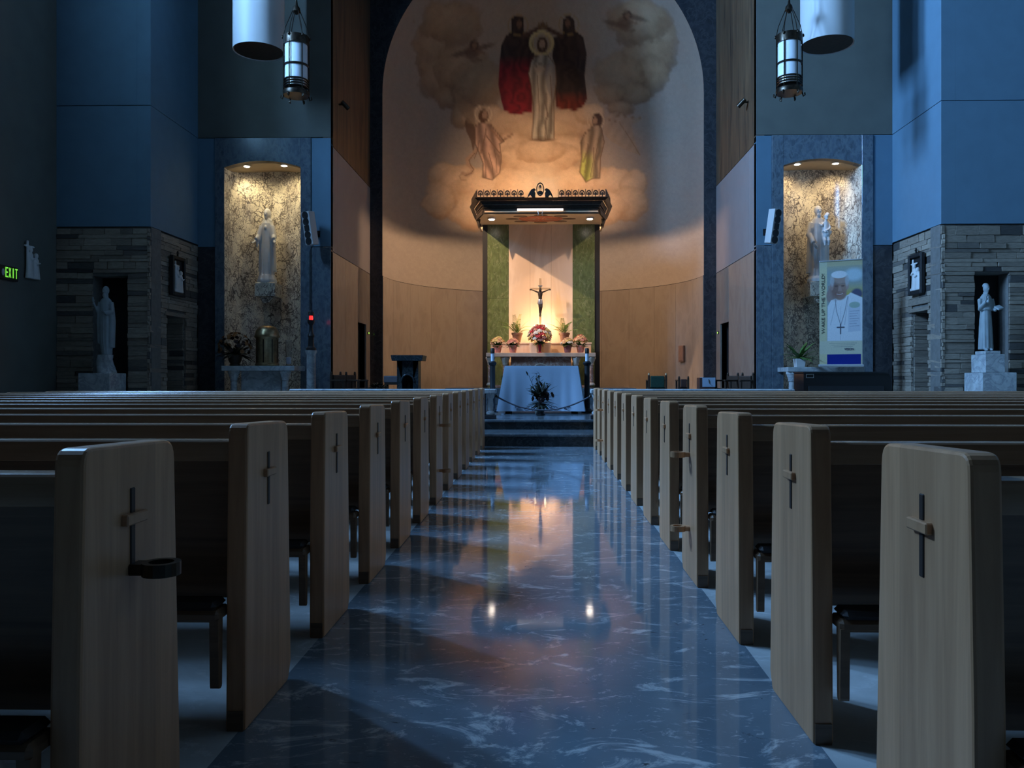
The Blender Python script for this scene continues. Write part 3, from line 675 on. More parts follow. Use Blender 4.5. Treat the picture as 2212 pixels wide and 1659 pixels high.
    for k, px in enumerate((533, 614) if s < 0 else (1722, 1805)):
        yl = YN + .30; p = at(px, 355, yl); zz = ze + (zt - ze) * (1 - ((p.x - xc) / hw) ** 2)
        t = thing('downlight', 'lit round downlight, %s of the two in the %s statue niche ceiling' % ('left' if k == 0 else 'right', side), 'downlight', (p.x, yl, zz))
        MB().lathe([(.085, -.012), (.105, -.012), (.11, .002), (.085, .002)], n=20).build('trim_ring', M['silver'], t, smooth=40)
        MB().lathe([(.001, -.022), (.06, -.02), (.085, -.008), (.085, 0)], n=20).build('lens', M['lamp_niche'], t, smooth=40)
        l = bpy.data.lights.new('bulb', 'SPOT'); l.energy = 62 if s < 0 else 56; l.color = (1, .80, .46) if s < 0 else (1, .74, .42); l.spot_size = R(105); l.spot_blend = .9; l.shadow_soft_size = .07
        lo = bpy.data.objects.new('bulb', l); C.objects.link(lo); lo.parent = t; lo.location = (0, 0, -.05); lo.rotation_euler = (R(33), 0, 0)
    # ---- sanctuary side wall
    q0, q1, qz = (22.95, 24.05, 2.66)
    ws = S(MB().box(s * (XA + .05), s * (XA + .3), YN + .3, q0, -.2, ZC).box(s * (XA + .05), s * (XA + .3), q1, YA + .3, -.2, ZC).box(s * (XA + .05), s * (XA + .3), q0, q1, qz, ZC).build('wall_sanctuary_' + side, M['black']),
           '%s side wall of the sanctuary, polished marble below a brown mural' % side, 'wall')
    def sp(y0, y1, z0, z1, m, nm): MB().box(s * XA, s * (XA + .2), y0, y1, z0, z1, .004).build(nm, M[m], ws)
    for (y0, y1, z0, z1) in ((YN + .01, 21.45, .2, 4.225), (21.454, q0, .2, 4.225), (q0 + .004, q1 - .004, qz, 4.225), (q1, YA - .005, .2, 4.225)): sp(y0, y1, z0, z1, 'beige_marble', 'marble_panel')
    sp(YN + .01, YN + .62, 4.24, 6.86, 'sanct_plaster', 'plaster_panel'); sp(YN + .625, YA - .005, 4.24, 6.86, 'sanct_plaster', 'plaster_panel'); sp(YN + .005, YA - .005, 6.875, ZC, 'mural_brown', 'painted_panel')
    t = thing('door_%d' % (3 if s < 0 else 4), 'dark doorway in the %s marble wall of the sanctuary' % side, 'door'); t['kind'] = 'structure'
    MB().box(s * (XA + .22), s * (XA + .28), q0, q1, .365, qz).build('door_leaf', M['void'], t)
    MB().box(s * (XA + .20), s * (XA + .22), q0 + .08, q0 + .14, 1.3, 1.45).build('door_handle', M['brass'], t)
    t = thing('exit_indicator', 'small green light beside the %s sanctuary doorway' % side, 'light', (s * (XA - .0), q1 + .2, 2.42))
    MB().box(-.03, .03, -.05, .05, -.04, .04, .01).build('housing', M['dark_bronze'], t); MB().ell((-s * .035, 0, 0), (.012, .03, .025)).build('lens', M['green_led'], t, smooth=True)

# ---- arch wall in front of the apse
mb = MB(); ZS_ = 9.74; pts = []
N = 72
inner = [(RA, -.2), (RA, ZS_)] + [(RA * math.cos(PI * k / N), ZS_ + RA * math.sin(PI * k / N)) for k in range(1, N)] + [(-RA, ZS_), (-RA, -.2)]
def outer_of(p):
    if p[1] <= ZS_: return (math.copysign(XA + .05, p[0]), p[1])
    a = math.atan2(p[1] - ZS_, p[0]); t = min((XA + .05) / max(abs(math.cos(a)), 1e-6), (ZC - ZS_) / max(math.sin(a), 1e-6)); return (t * math.cos(a), ZS_ + t * math.sin(a))
outer = [outer_of(p) for p in inner]
for (a, b, A, B) in zip(inner[:-1], inner[1:], outer[:-1], outer[1:]):
    q = [a, b, B, A]
    mb.add([(p[0], YA, p[1]) for p in q] + [(p[0], YA + .03, p[1]) for p in q], [(0, 1, 2, 3), (7, 6, 5, 4), (0, 4, 5, 1), (3, 2, 6, 7)])
S(mb.build('wall_apse_arch', M['dark_marble']), 'dark marble arch framing the round apse', 'wall')

# ---- the apse: curved marble dado, painted vault above
NA, NZ, ND_ = 420, 190, 90; ZB = 4.19
ang = np.linspace(0, PI, NA); rows = []
for z in np.linspace(ZB, ZS_, NZ): rows.append((RA * np.cos(ang), YA + .02 + RA * np.sin(ang), np.full(NA, z)))
for ph in np.linspace(0, PI / 2 * .985, ND_)[1:]:
    rows.append((RA * math.cos(ph) * np.cos(ang), YA + .02 + RA * math.cos(ph) * np.sin(ang), np.full(NA, ZS_ + RA * math.sin(ph))))
V = np.concatenate([np.stack(r, 1) for r in rows]); nr = len(rows)
I = (np.arange(nr - 1)[:, None] * NA + np.arange(NA - 1)[None, :]).ravel(); Fc = np.stack([I, I + NA, I + NA + 1, I + 1], 1)
me = bpy.data.meshes.new('wall_apse'); me.vertices.add(len(V)); me.vertices.foreach_set('co', V.ravel()); me.loops.add(Fc.size); me.loops.foreach_set('vertex_index', Fc.ravel().astype(np.int32))
me.polygons.add(len(Fc)); me.polygons.foreach_set('loop_start', np.arange(len(Fc), dtype=np.int32) * 4); me.polygons.foreach_set('loop_total', np.full(len(Fc), 4, np.int32)); me.update(); me.validate(); me.shade_smooth()
me.materials.append(M['mural_paint'])
apse = bpy.data.objects.new('wall_apse', me); C.objects.link(apse); S(apse, 'curved apse wall painted with figures standing on clouds', 'wall')
px_, py_ = proj(V[:, 0], V[:, 1], V[:, 2]); colour_mesh(apse, paint_mural((px_ - 700) * 2.572, py_ * 2.572))
NP = 14
for k in range(NP):
    a0, a1 = PI * k / NP + .0006, PI * (k + 1) / NP - .0006; vs_ = []; fs = []; n = 7
    for j in range(n):
        a = a0 + (a1 - a0) * j / (n - 1); c_, s_ = math.cos(a), math.sin(a)
        vs_ += [((RA - .02) * c_, YA + .02 + (RA - .02) * s_, .30), ((RA - .02) * c_, YA + .02 + (RA - .02) * s_, ZB - .015), ((RA + .12) * c_, YA + .02 + (RA + .12) * s_, ZB - .015), ((RA + .12) * c_, YA + .02 + (RA + .12) * s_, .30)]
    for j in range(n - 1):
        for i in range(4): fs.append((j * 4 + i, j * 4 + (i + 1) % 4, (j + 1) * 4 + (i + 1) % 4, (j + 1) * 4 + i))
    fs += [(0, 1, 2, 3), tuple((n - 1) * 4 + i for i in (3, 2, 1, 0))]
    MB().add(vs_, fs).build('marble_panel', M['beige_marble'], apse, smooth=30)

# =================================================================== PEWS
def rounded(poly, rads, n=5):
    out = []; m = len(poly)
    for i, p in enumerate(poly):
        r = rads[i]; p = Vector(p)
        if r <= 0: out.append(tuple(p)); continue
        a = (Vector(poly[i - 1]) - p); b = (Vector(poly[(i + 1) % m]) - p)
        a.normalize(); b.normalize(); h = a.angle(b) / 2; t = r / math.tan(h)
        pa, pb = p + a * t, p + b * t
        for k in range(n + 1):
            f = k / n; out.append(tuple((pa * (1 - f) ** 2 + p * 2 * f * (1 - f) + pb * f ** 2)))
    return out
PL = 6.55
END = rounded([(0, 0), (.005, .44), (.02, .915), (.405, .905), (.44, .06), (.41, 0)], [0, 0, .035, .05, 0, .02])
def make_pew(s):
    t = thing('pew', 'x', 'pew', (0, 0, 0), 0, 'oak pews %s of the centre aisle' % ('left' if s < 0 else 'right'))
    for k, x0 in enumerate((0, PL - .06)):
        e = MB().prism(END if k == 0 else [(y_, z_ * .94) for y_, z_ in END], 'x', s * x0, s * (x0 + .06)).build('bench_end', M['oak'], t, bevel=.007)
        if k == 0:
            MB().box(-s * .003, s * .02, .193, .212, .645, .815, .002).build('cross_upright', M['stain'], e)
            MB().box(-s * .014, s * .01, .158, .247, .738, .762, .003).build('cross_bar', M['oak'], e)
            MB().box(s * .006, s * .054, -.004, .0, .0, .06).build('foot_block', M['oak_dark'], e)
    i0, i1 = s * .058, s * (PL - .058)
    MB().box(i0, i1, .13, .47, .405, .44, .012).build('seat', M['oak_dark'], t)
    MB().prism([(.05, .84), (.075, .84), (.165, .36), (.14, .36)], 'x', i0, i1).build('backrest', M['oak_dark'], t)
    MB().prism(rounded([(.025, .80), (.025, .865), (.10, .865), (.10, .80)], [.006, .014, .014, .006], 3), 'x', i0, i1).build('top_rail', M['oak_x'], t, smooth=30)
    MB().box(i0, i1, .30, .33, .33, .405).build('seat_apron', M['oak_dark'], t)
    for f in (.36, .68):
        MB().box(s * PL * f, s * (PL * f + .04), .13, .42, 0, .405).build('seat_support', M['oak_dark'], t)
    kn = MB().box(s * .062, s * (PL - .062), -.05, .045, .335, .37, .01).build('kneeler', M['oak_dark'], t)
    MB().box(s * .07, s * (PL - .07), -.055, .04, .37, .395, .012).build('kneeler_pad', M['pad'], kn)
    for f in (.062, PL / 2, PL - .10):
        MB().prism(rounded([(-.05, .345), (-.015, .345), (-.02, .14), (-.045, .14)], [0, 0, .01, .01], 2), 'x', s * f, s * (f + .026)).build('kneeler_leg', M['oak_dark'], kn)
    return t
ORD = ['nearest the camera', 'second from the camera', 'third from the camera', 'fourth from the camera', 'fifth from the camera', 'sixth from the camera', 'seventh from the camera',
       'eighth from the camera', 'ninth from the camera', 'tenth from the camera', 'eleventh from the camera', 'twelfth from the camera', 'farthest, just before the altar rail']
def bracket(t, s, z, m):
    b = MB().box(-s * .03, s * .01, .185, .235, z - .012, z + .012, .004).build('candle_bracket', m, t)
    mb = MB(); n = 20
    for k in range(n):
        a0, a1 = 2 * PI * k / n, 2 * PI * (k + 1) / n; q = []
        for a in (a0, a1):
            for r in (.026, .04):
                for zz in (z - .014, z + .014): q.append((-s * .06 + r * math.cos(a), .21 + r * math.sin(a), zz))
        mb.add(q, [(0, 1, 5, 4), (2, 6, 7, 3), (1, 3, 7, 5), (0, 4, 6, 2)])
    mb.build('holder_ring', m, b, smooth=40)
for s, xf, word in ((-1, AL, 'left'), (1, AR, 'right')):
    src = make_pew(s)
    for i in range(13):
        p = src if i == 0 else copy_tree(src)
        p.location = (xf, (1.53 if s < 0 else 1.465) + (.868 if s < 0 else .873) * i, 0)
        extra = ''
        if (s, i) in ((-1, 6), (1, 3), (1, 10)): extra = ' with two candle brackets'
        if (s, i) == (-1, 0): extra = ' with a dark candle bracket'
        p['label'] = 'oak pew%s, %s of the aisle, %s' % (extra, word, ORD[i])
    for ch in list(C.objects):
        if ch.name.split('.')[0] == 'pew' and ch.parent is None and ch.location.x * s > 0:
            i = round((ch.location.y - 1.5) / .87)
            if (s, i) in ((-1, 6), (1, 3), (1, 10)): bracket(ch, s, .65, M['oak']); bracket(ch, s, .26, M['oak'])
            if (s, i) == (-1, 0): bracket(ch, s, .64, M['bronze'])

# =================================================================== COMMUNION RAIL, ROPE
YR = 13.72
def rail(xa, xb, label):
    t = thing('communion_rail', label, 'altar rail', ((xa + xb) / 2, YR, .20)); hx = abs(xb - xa) / 2; s = 1 if xb > 0 else -1
    MB().box(-hx, hx, -.14, .14, .60, .675, .012).build('rail_top', M['white_marble'], t)
    MB().box(-hx, hx, -.07, .07, .165, .235, .006).build('plinth', M['dark_marble'], t)
    n = 7
    for k in range(n):
        x = -hx + .10 + (2 * hx - .2) * k / (n - 1)
        MB().lathe([(.06, .235), (.075, .25), (.075, .28), (.045, .31), (.055, .40), (.045, .50), (.07, .55), (.075, .6)], x, 0, n=14).build('baluster', M['white_marble'], t, smooth=40)
    for k in range(n - 1):
        x = -hx + .10 + (2 * hx - .2) * (k + .5) / (n - 1)
        MB().box(x - .20, x + .20, -.03, .03, .235, .60, .005).build('panel', M['dark_marble'], t)
    return t
rail(at(630, 838, YR).x, at(1072, 838, YR).x, 'pale marble altar rail behind the left-hand pews')
rail(at(1275, 838, YR).x, at(1712, 838, YR).x, 'pale marble altar rail behind the right-hand pews')
a, b = at(1072, 856, YR), at(1275, 856, YR)
path = [Vector((a.x + (b.x - a.x) * k / 24, a.y, a.z + (b.z - a.z) * k / 24 - .235 * (1 - (2 * k / 24 - 1) ** 2))) for k in range(25)]
o = thing('barrier_rope', 'dark cord hung in a low curve across the gap in the altar rail', 'rope', (a.x, a.y, 0))
MB().tube([p - o.location for p in path], .013, 8).build('cord', M['thread'], o, smooth=True)
for p in (a, b): MB().lathe([(.02, 0), (.026, .01), (.02, .03), (.008, .045)], p.x - a.x, 0, p.z - .02, n=12).build('hook', M['bronze'], o, smooth=40)

# =================================================================== FREE-STANDING ALTAR, CLOTH, FLOWERS IN FRONT
YC = 15.75
cl, cr = at(1090, 790, YC), at(1250, 790, YC); zt = cl.z; xm = (cl.x + cr.x) / 2; hw = (cr.x - cl.x) / 2
t = thing('altar_table', 'dark altar table hidden under the pale blue-lit cloth', 'altar', (xm, YC + .5, .365))
MB().box(-hw + .03, hw - .03, -.46, .46, zt - .365 - .10, zt - .365 - .012, .01).build('table_top', M['dark_wood'], t)
for sx in (-1, 1):
    for sy in (-1, 1): MB().box(sx * (hw - .06) - .05, sx * (hw - .06) + .05, sy * .38 - .05, sy * .38 + .05, 0, zt - .46, .006).build('leg', M['dark_wood'], t)
# cloth: one draped sheet, folds deepen towards the hem
n = 160; rings = []
def perim(u, hx, hy):
    P = 2 * (2 * hx + 2 * hy); d = u * P
    if d < 2 * hx: return (-hx + d, -hy)
    d -= 2 * hx
    if d < 2 * hy: return (hx, -hy + d)
    d -= 2 * hy
    if d < 2 * hx: return (hx - d, hy)
    d -= 2 * hx; return (-hx, hy - d)
vs_ = []; fs = []
lev = [0, .02, .10, .25, .45, .65, .82, .88]
for j, dz in enumerate(lev):
    f = dz / .88
    for k in range(n):
        u = k / n; x, y = perim(u, hw, .47); 
        corner = 1 - min(abs(abs(x) - hw), .35) / .35 if True else 0
        cy_ = 1 - min(abs(abs(y) - .47), .35) / .35
        cc = corner * cy_
        wv = math.sin(u * 2 * PI * 17 + 1.3) * .5 + math.sin(u * 2 * PI * 29) * .3
        out = f * (.03 + .11 * cc + .022 * wv * (.3 + cc))
        rr = math.hypot(x, y); ox = (1 if x > 0 else -1) * out * (abs(x) / hw) ** 6; oy = (1 if y > 0 else -1) * out * (abs(y) / .47) ** 6
        if f == 0: ox = oy = 0
        vs_.append((x * (.994 if f == 0 else 1) + ox, y * (.994 if f == 0 else 1) + oy, zt - .365 - dz - (.004 if f else 0) + .0))
for j in range(len(lev) - 1):
    for k in range(n): fs.append((j * n + k, j * n + (k + 1) % n, (j + 1) * n + (k + 1) % n, (j + 1) * n + k))
fs.append(tuple(range(n)))
cloth = MB().add(vs_, fs).build('altar_cloth', M['cloth'], None, (xm, YC + .5, .365), smooth=45)
tag(cloth, 'pale cloth with vine embroidery draped over the altar at the aisle end', 'cloth')
for k, sgn in ((0, -1), (1, 1)):
    mb = MB(); yb = -.532
    for q in range(2):
        c0 = sgn * (.22 + .26 * q); pth = [(c0 + sgn * .13 * math.sin(w_) * (1 - w_ / 9), yb - .002, .105 + .045 * math.cos(w_ * 1.3) * (1 - w_ / 12)) for w_ in np.linspace(0, 6, 22)]
        mb.tube(pth, .006, 5)
        for w_ in range(6): mb.ell((c0 + sgn * (.03 * w_ - .06), yb - .004, .12 + .02 * math.sin(w_ * 2.1)), (.012, .005, .012), 6, 4)
    mb.build('embroidery', M['thread'], cloth)

def leaf_mesh(mb, base, d, up, ln, wd, bend=.25, n=4):
    d = Vector(d).normalized(); up = Vector(up); sd = d.cross(up)
    if sd.length < 1e-3: sd = d.cross(Vector((1, 0, 0)))
    sd.normalize(); nn = sd.cross(d).normalized(); base = Vector(base); vs_ = []; fs = []
    for k in range(n + 1):
        f = k / n; w_ = wd * math.sin(PI * min(.98, f * .9 + .08)) * .5; p = base + d * (ln * f) - nn * (ln * bend * f * f)
        vs_ += [tuple(p - sd * w_), tuple(p + nn * w_ * .25), tuple(p + sd * w_)]
    for k in range(n): fs += [(k * 3, k * 3 + 1, k * 3 + 4, k * 3 + 3), (k * 3 + 1, k * 3 + 2, k * 3 + 5, k * 3 + 4)]
    mb.add(vs_, fs)
def rdir(r, lo=-.2, hi=1.0, fy=1):
    a = r.uniform(0, 2 * PI); z = r.uniform(lo, hi); k = math.sqrt(max(0, 1 - z * z)); return Vector((k * math.cos(a), fy * k * math.sin(a), z))
def blossom(r, rad, layers=3, np_=7):
    """a round bloom of cupped petals"""
    mb = MB(); mb.ell((0, 0, rad * .15), (rad * .5, rad * .5, rad * .45), 8, 6)
    for L in range(layers):
        tilt = .25 + .5 * L / max(1, layers - 1)
        for k in range(np_):
            a = 2 * PI * (k + .5 * L) / np_ + r.uniform(-.1, .1); e = rad * (.55 + .45 * (1 - L / layers))
            d = Vector((math.cos(a), math.sin(a), tilt * 1.2)); leaf_mesh(mb, d * rad * .15, d, (0, 0, 1), e, rad * .75, .35, 3)
    return mb
BL = {}
def bloom(kind, rad):
    key = (kind, round(rad, 3))
    if key not in BL:
        o = blossom(random.Random(len(BL)), rad).build('flower', M[kind], None, smooth=60); BL[key] = o.data; bpy.data.objects.remove(o)
    return BL[key]
def put_bloom(parent, kind, rad, loc, d):
    o = bpy.data.objects.new('flower', bloom(kind, rad)); C.objects.link(o); o.parent = parent; o.location = loc
    o.rotation_euler = Vector(d).to_track_quat('Z', 'Y').to_euler(); return o
def vase_profile(h, r0, r1, r2): return [(r0 * .6, 0), (r0, .01), (r0, .02), (r1 * .55, h * .2), (r1 * .75, h * .5), (r2 * .8, h * .8), (r2, h), (r2 * .88, h), (r2 * .7, h * .85), (.005, h * .8)]

p = at(1168, 893, 15.1); r = random.Random(5)
t = thing('flower_arrangement', 'dark silhouetted arrangement of leaves and flowers standing before the altar cloth', 'flowers', (p.x, 15.1, .365))
MB().lathe(vase_profile(.22, .09, .10, .10), n=20).build('vase', M['black'], t, smooth=50)
mb = MB()
for k in range(70):
    d = rdir(r, -.35, 1, .6); leaf_mesh(mb, (0, 0, .22 + max(0, d.z) * .12), d, (0, 0, 1), r.uniform(.14, .30) * (1 + .4 * max(0, d.z)), r.uniform(.05, .09), .3)
mb.build('foliage', M['leaf_dark'], t)
for k in range(9):
    d = Vector((r.uniform(-.42, .42), r.uniform(-.2, .2), 1)).normalized(); h = r.uniform(.42, .74)
    st_ = MB().tube([(0, 0, .2), d * (.2 + h * .5) + Vector((0, 0, .05)), d * h + Vector((d.x * .12, 0, .1))], [.006, .005, .003], 6).build('stem', M['leaf_dark'], t)
    for j in range(5):
        q = d * (h * (.6 + .1 * j)) + Vector((d.x * .1 + r.uniform(-.04, .04), 0, .09)); o = MB(); leaf_mesh(o, (0, 0, 0), rdir(r, -.1, 1), (0, 0, 1), .10, .04); o.build('leaf', M['leaf_dark'], st_, q)
for k in range(8):
    d = rdir(r, .0, .9, .6); put_bloom(t, 'petal_wine', .06, Vector((0, 0, .3)) + d * r.uniform(.12, .26), d)

# candle stands either side of the cloth
for px, wd_ in ((1064, 'left'), (1268, 'right')):
    p = at(px, 838, 16.6); zt_ = at(px, 752, 16.6).z - .365
    t = thing('candle_stand', 'black candle stand with a short pale candle, %s of the draped altar' % wd_, 'candle stand', (p.x, 16.6, .365))
    MB().lathe([(.11, 0), (.12, .02), (.10, .05), (.06, .08), (.055, .3), (.062, .32), (.055, .34), (.055, zt_ - .36), (.075, zt_ - .34), (.085, zt_ - .30), (.06, zt_ - .27)], n=16).build('stand', M['black'], t, smooth=40)
    MB().lathe([(.036, zt_ - .27), (.036, zt_ - .10)], n=16).build('candle', M['wax'], t, smooth=40)
    MB().lathe([(.042, zt_ - .11), (.044, zt_ - .02), (.03, zt_), (.004, zt_)], n=16).build('follower', M['dark_bronze'], t, smooth=40)

# =================================================================== HIGH ALTAR
YH = 23.0
ml, mr = at(1050, 762, YH), at(1287, 762, YH); zM = ml.z; xm = (ml.x + mr.x) / 2; hw = (mr.x - ml.x) / 2; ZPd = .80
t = thing('high_altar', 'marble high altar with a long pale slab on columns and a reddish front', 'altar', (xm, YH + .5, ZPd)); zz = zM - ZPd
MB().box(-hw, hw, -.5, .55, zz - .115, zz, .01).build('altar_slab', M['cream_marble'], t)
MB().box(-hw + .1, hw - .1, -.36, .45, 0, .06, .006).build('base', M['red_marble'], t)
MB().box(-.86, .86, -.30, .40, .06, zz - .115, .006).build('front_panel', M['red_marble'], t)
mb = MB()
mb.tube([(.34 * math.cos(a), -.305, .25 + .42 * math.sin(a)) for a in np.linspace(0, PI, 24)], .02, 6); mb.build('arch_moulding', M['cream_marble'], t, smooth=True)
for px in (1059, 1091, 1245, 1277):
    x = at(px, 780, YH + .1).x - xm; hcol = zz - .115
    c_ = MB().lathe([(.075, .14), (.07, hcol * .5), (.065, hcol - .24)], x, -.34, n=16).build('column', M['red_marble'], t, smooth=40)
    MB().lathe([(.115, .06), (.12, .08), (.105, .11), (.08, .14)], x, -.34, n=16).build('column_base', M['cream_marble'], c_, smooth=40)
    MB().lathe([(.065, hcol - .24), (.08, hcol - .22), (.075, hcol - .19), (.11, hcol - .10), (.14, hcol - .03), (.13, hcol)], x, -.34, n=8).build('capital', M['cream_marble'], c_)
YG = 23.75
gl, gr = at(1060, 740, YG), at(1277, 740, YG); zG = gl.z
g = thing('altar_gradine', 'raised pale marble shelf at the back of the high altar', 'shelf', ((gl.x + gr.x) / 2, YG, zM)); ghw = (gr.x - gl.x) / 2
MB().box(-ghw, ghw, 0, .32, 0, zG - zM - .05, .006).build('shelf_body', M['cream_marble'], g)
MB().box(-ghw - .02, ghw + .02, -.02, .32, zG - zM - .05, zG - zM, .008).build('shelf_top', M['cream_marble'], g)
# tabernacle block in the middle
xT = at(1167, 740, YG).x
tb = thing('tabernacle', 'low pale marble block with curved ends in the middle of the high altar', 'tabernacle', (xT, YG - .30, zM))
MB().prism(rounded([(-.30, -.10), (.30, -.10), (.33, .22), (-.33, .22)], [.08, .08, 0, 0]), 'z', 0, zG - zM - .02).build('block', M['cream_marble'], tb, smooth=30)
MB().box(-.11, .11, -.115, -.095, .03, zG - zM - .06, .004).build('door', M['gold'], tb)

# backdrop of green and cream marble
YB = 24.38
zB = at(1168, 460, 22.6).z + .021
b0, b1, b2, b3 = [at(p, 600, YB).x for p in (1053, 1099, 1237, 1285)]
t = thing('altar_backdrop', 'tall marble backdrop of cream between two green strips behind the high altar', 'backdrop', ((b0 + b3) / 2, YB, .365)); xo = (b0 + b3) / 2
MB().box(b0 - xo - .15, b3 - xo + .15, .03, .40, 0, zB - .365, .005).build('core', M['black'], t)
h_ = zB - .365
for (a0, a1, m) in ((b0, b1, 'green_marble'), (b2, b3, 'green_marble')):
    for (z0, z1) in ((0, 1.75), (1.754, 3.1), (3.104, h_)): MB().box(a0 - xo, a1 - xo - .004, -.0, .05, z0, z1, .003).build('green_panel', M[m], t)
for sx in (-1, 1):  # lamps added unseen behind the backdrop to brighten the apse sides
    lb = MB().box(sx * 1.35 - .08, sx * 1.35 + .08, .40, .50, h_ - .30, h_ - .20, .01).build('added_back_lamp', M['bronze'], t)
    l = bpy.data.lights.new('bulb', 'POINT'); l.energy = BACK_W; l.color = WARM; l.shadow_soft_size = .05
    lo = bpy.data.objects.new('bulb', l); C.objects.link(lo); lo.parent = t; lo.location = (sx * 1.42, .56, h_ - .065)
x1, x2 = b1 - xo, b2 - xo
for k in range(3): MB().box(x1 + (x2 - x1) * k / 3 + .0015, x1 + (x2 - x1) * (k + 1) / 3 - .0015, -.004, .05, 0, h_, .002).build('cream_panel', M['cream_marble'], t)

# crucifix
YX = 23.85; top, bot = at(1167, 601, YX), at(1167, 740, YX)
zb = zG; H_ = top.z - zb
t = thing('crucifix', 'gilt altar crucifix with a dark figure standing behind the bouquet', 'crucifix', (top.x, YX, zb))
MB().box(-.035, .035, -.02, .02, .12, H_, .004).build('upright', M['gold'], t)
za = at(1167, 624, YX).z - zb; arm = (at(1190, 624, YX).x - at(1145, 624, YX).x) / 2
MB().box(-arm, arm, -.02, .02, za - .033, za + .033, .004).build('cross_arm', M['gold'], t)
MB().lathe([(.085, 0), (.09, .03), (.07, .06), (.045, .10), (.04, .16)], n=16).build('foot', M['gold'], t, smooth=40)
MB().box(-.06, .06, -.032, -.018, H_ - .26, H_ - .21, .004).build('title_plate', M['silver'], t)
MB().ell((0, -.035, za - .78), (.035, .02, .05), 10, 8).build('boss', M['dark_bronze'], t, smooth=True)
def remesh(o, vx, sm=True):
    m_ = o.modifiers.new('remesh', 'REMESH'); m_.mode = 'VOXEL'; m_.voxel_size = vx; m_.use_smooth_shade = True
    s_ = o.modifiers.new('soft', 'SMOOTH'); s_.factor = .5; s_.iterations = 2
mb = MB(); y = -.06; za_ = za; za = za - .045
mb.ell((0, y - .03, za + .005), (.042, .045, .058)); mb.tube([(0, y, za - .04), (0, y - .015, za - .02)], .025)
mb.loft([[(a_ * math.cos(q), y + b_ * math.sin(q), za + z_) for q in np.linspace(0, 2 * PI, 17)[:-1]] for (z_, a_, b_) in ((-.33, .06, .045), (-.27, .052, .04), (-.2, .055, .042), (-.12, .07, .05), (-.06, .075, .045), (-.03, .045, .035))])
for s in (-1, 1):
    mb.tube([(s * .06, y, za - .065), (s * arm * .55, y + .005, za - .02), (s * (arm - .06), y + .015, za + .012)], [.026, .02, .014], 8)
    hx = s * (arm - .04); mb.ell((hx, y + .015, za + .014), (.026, .012, .02), 8, 6)
    for k in range(4): mb.tube([(hx + s * .01, y + .012, za + .0 + .01 * k), (hx + s * .05, y + .0, za - .004 + .012 * k)], [.006, .005], 6)
    mb.tube([(hx, y + .01, za + .03), (hx + s * .012, y - .005, za + .055)], [.006, .005], 6)
    mb.tube([(s * .03, y, za - .32), (s * .028 + .01, y - .03, za - .50), (s * .014, y + .0, za - .68)], [.042, .032, .02], 10); mb.ell((s * .013, y - .015, za - .70), (.016, .03, .04), 8, 6)
o = mb.build('figure', M['dark_bronze'], t); remesh(o, .007)
MB().loft([[(a_ * math.cos(q), y + b_ * math.sin(q), za + z_) for q in np.linspace(0, 2 * PI, 17)[:-1]] for (z_, a_, b_) in ((-.42, .075, .055), (-.38, .085, .062), (-.30, .07, .056), (-.27, .062, .05))]).build('loincloth', M['silver'], t, smooth=40)

# potted plants and bouquet on the altar
def pot_profile(h, r0, r1): return [(r0 * .9, 0), (r0, .005), (r1, h * .8), (r1 * 1.12, h * .8), (r1 * 1.14, h), (r1 * .98, h), (r1 * .95, h * .85), (.005, h * .84)]
def frond(r, ln, drop, wd=.05, m='leaf_light'):
    mb = MB(); pts = [Vector((ln * .75 * f, 0, ln * (.75 * f - drop * f * f))) for f in np.linspace(0, 1, 9)]
    mb.tube(pts, [.005 * (1 - .8 * k / 8) for k in range(9)], 5)
    for k in range(1, 9):
        for s in (-1, 1):
            for off in (0, .5):
                if k + off > 8: continue
                i = min(7, k); q = pts[i].lerp(pts[min(8, i + 1)], off); tn = (pts[min(8, k + 1)] - pts[k - 1]).normalized()
                leaf_mesh(mb, q, tn * .75 + Vector((0, s * 1.0, .05)), (0, 0, 1), wd * 2.2 * (1.15 - k / 10), wd * .30, .2, 2)
    return mb
def fern(px, pyb, pyt, Y, z, label, m, seed, hot):
    r = random.Random(seed); p = at(px, pyb, Y)
    t = thing('potted_fern', label, 'potted plant', (p.x, Y, z))
    MB().lathe(pot_profile(.29, .10, .145), n=22).build('pot', M['terracotta'], t, smooth=40)
    src_ = []
    for k in range(4):
        o = frond(r, r.uniform(.55, .80), r.uniform(.30, .70), .065).build('frond', M[m], None, fixn=False); src_.append(o.data); bpy.data.objects.remove(o)
    for k in range(24):
        o = bpy.data.objects.new('frond', r.choice(src_)); C.objects.link(o); o.parent = t; o.location = (r.uniform(-.04, .04), r.uniform(-.04, .04), .25)
        o.rotation_euler = (r.uniform(-.2, .2), -r.uniform(-.15, .75), 2 * PI * k / 24 + r.uniform(-.2, .2)); q = r.uniform(.75, 1.1) * (.45 if math.sin(o.rotation_euler[2]) > .35 else 1); o.scale = (q, q, q)
    return t
fern(1117, 740, 690, 23.9, zG, 'feathery fern in a brown pot on the altar shelf, left of the crucifix', 'leaf_light', 3, 0)
fern(1219, 740, 690, 23.9, zG, 'bushy fern in a brown pot on the altar shelf, right of the crucifix', 'leaf_light', 9, 0)
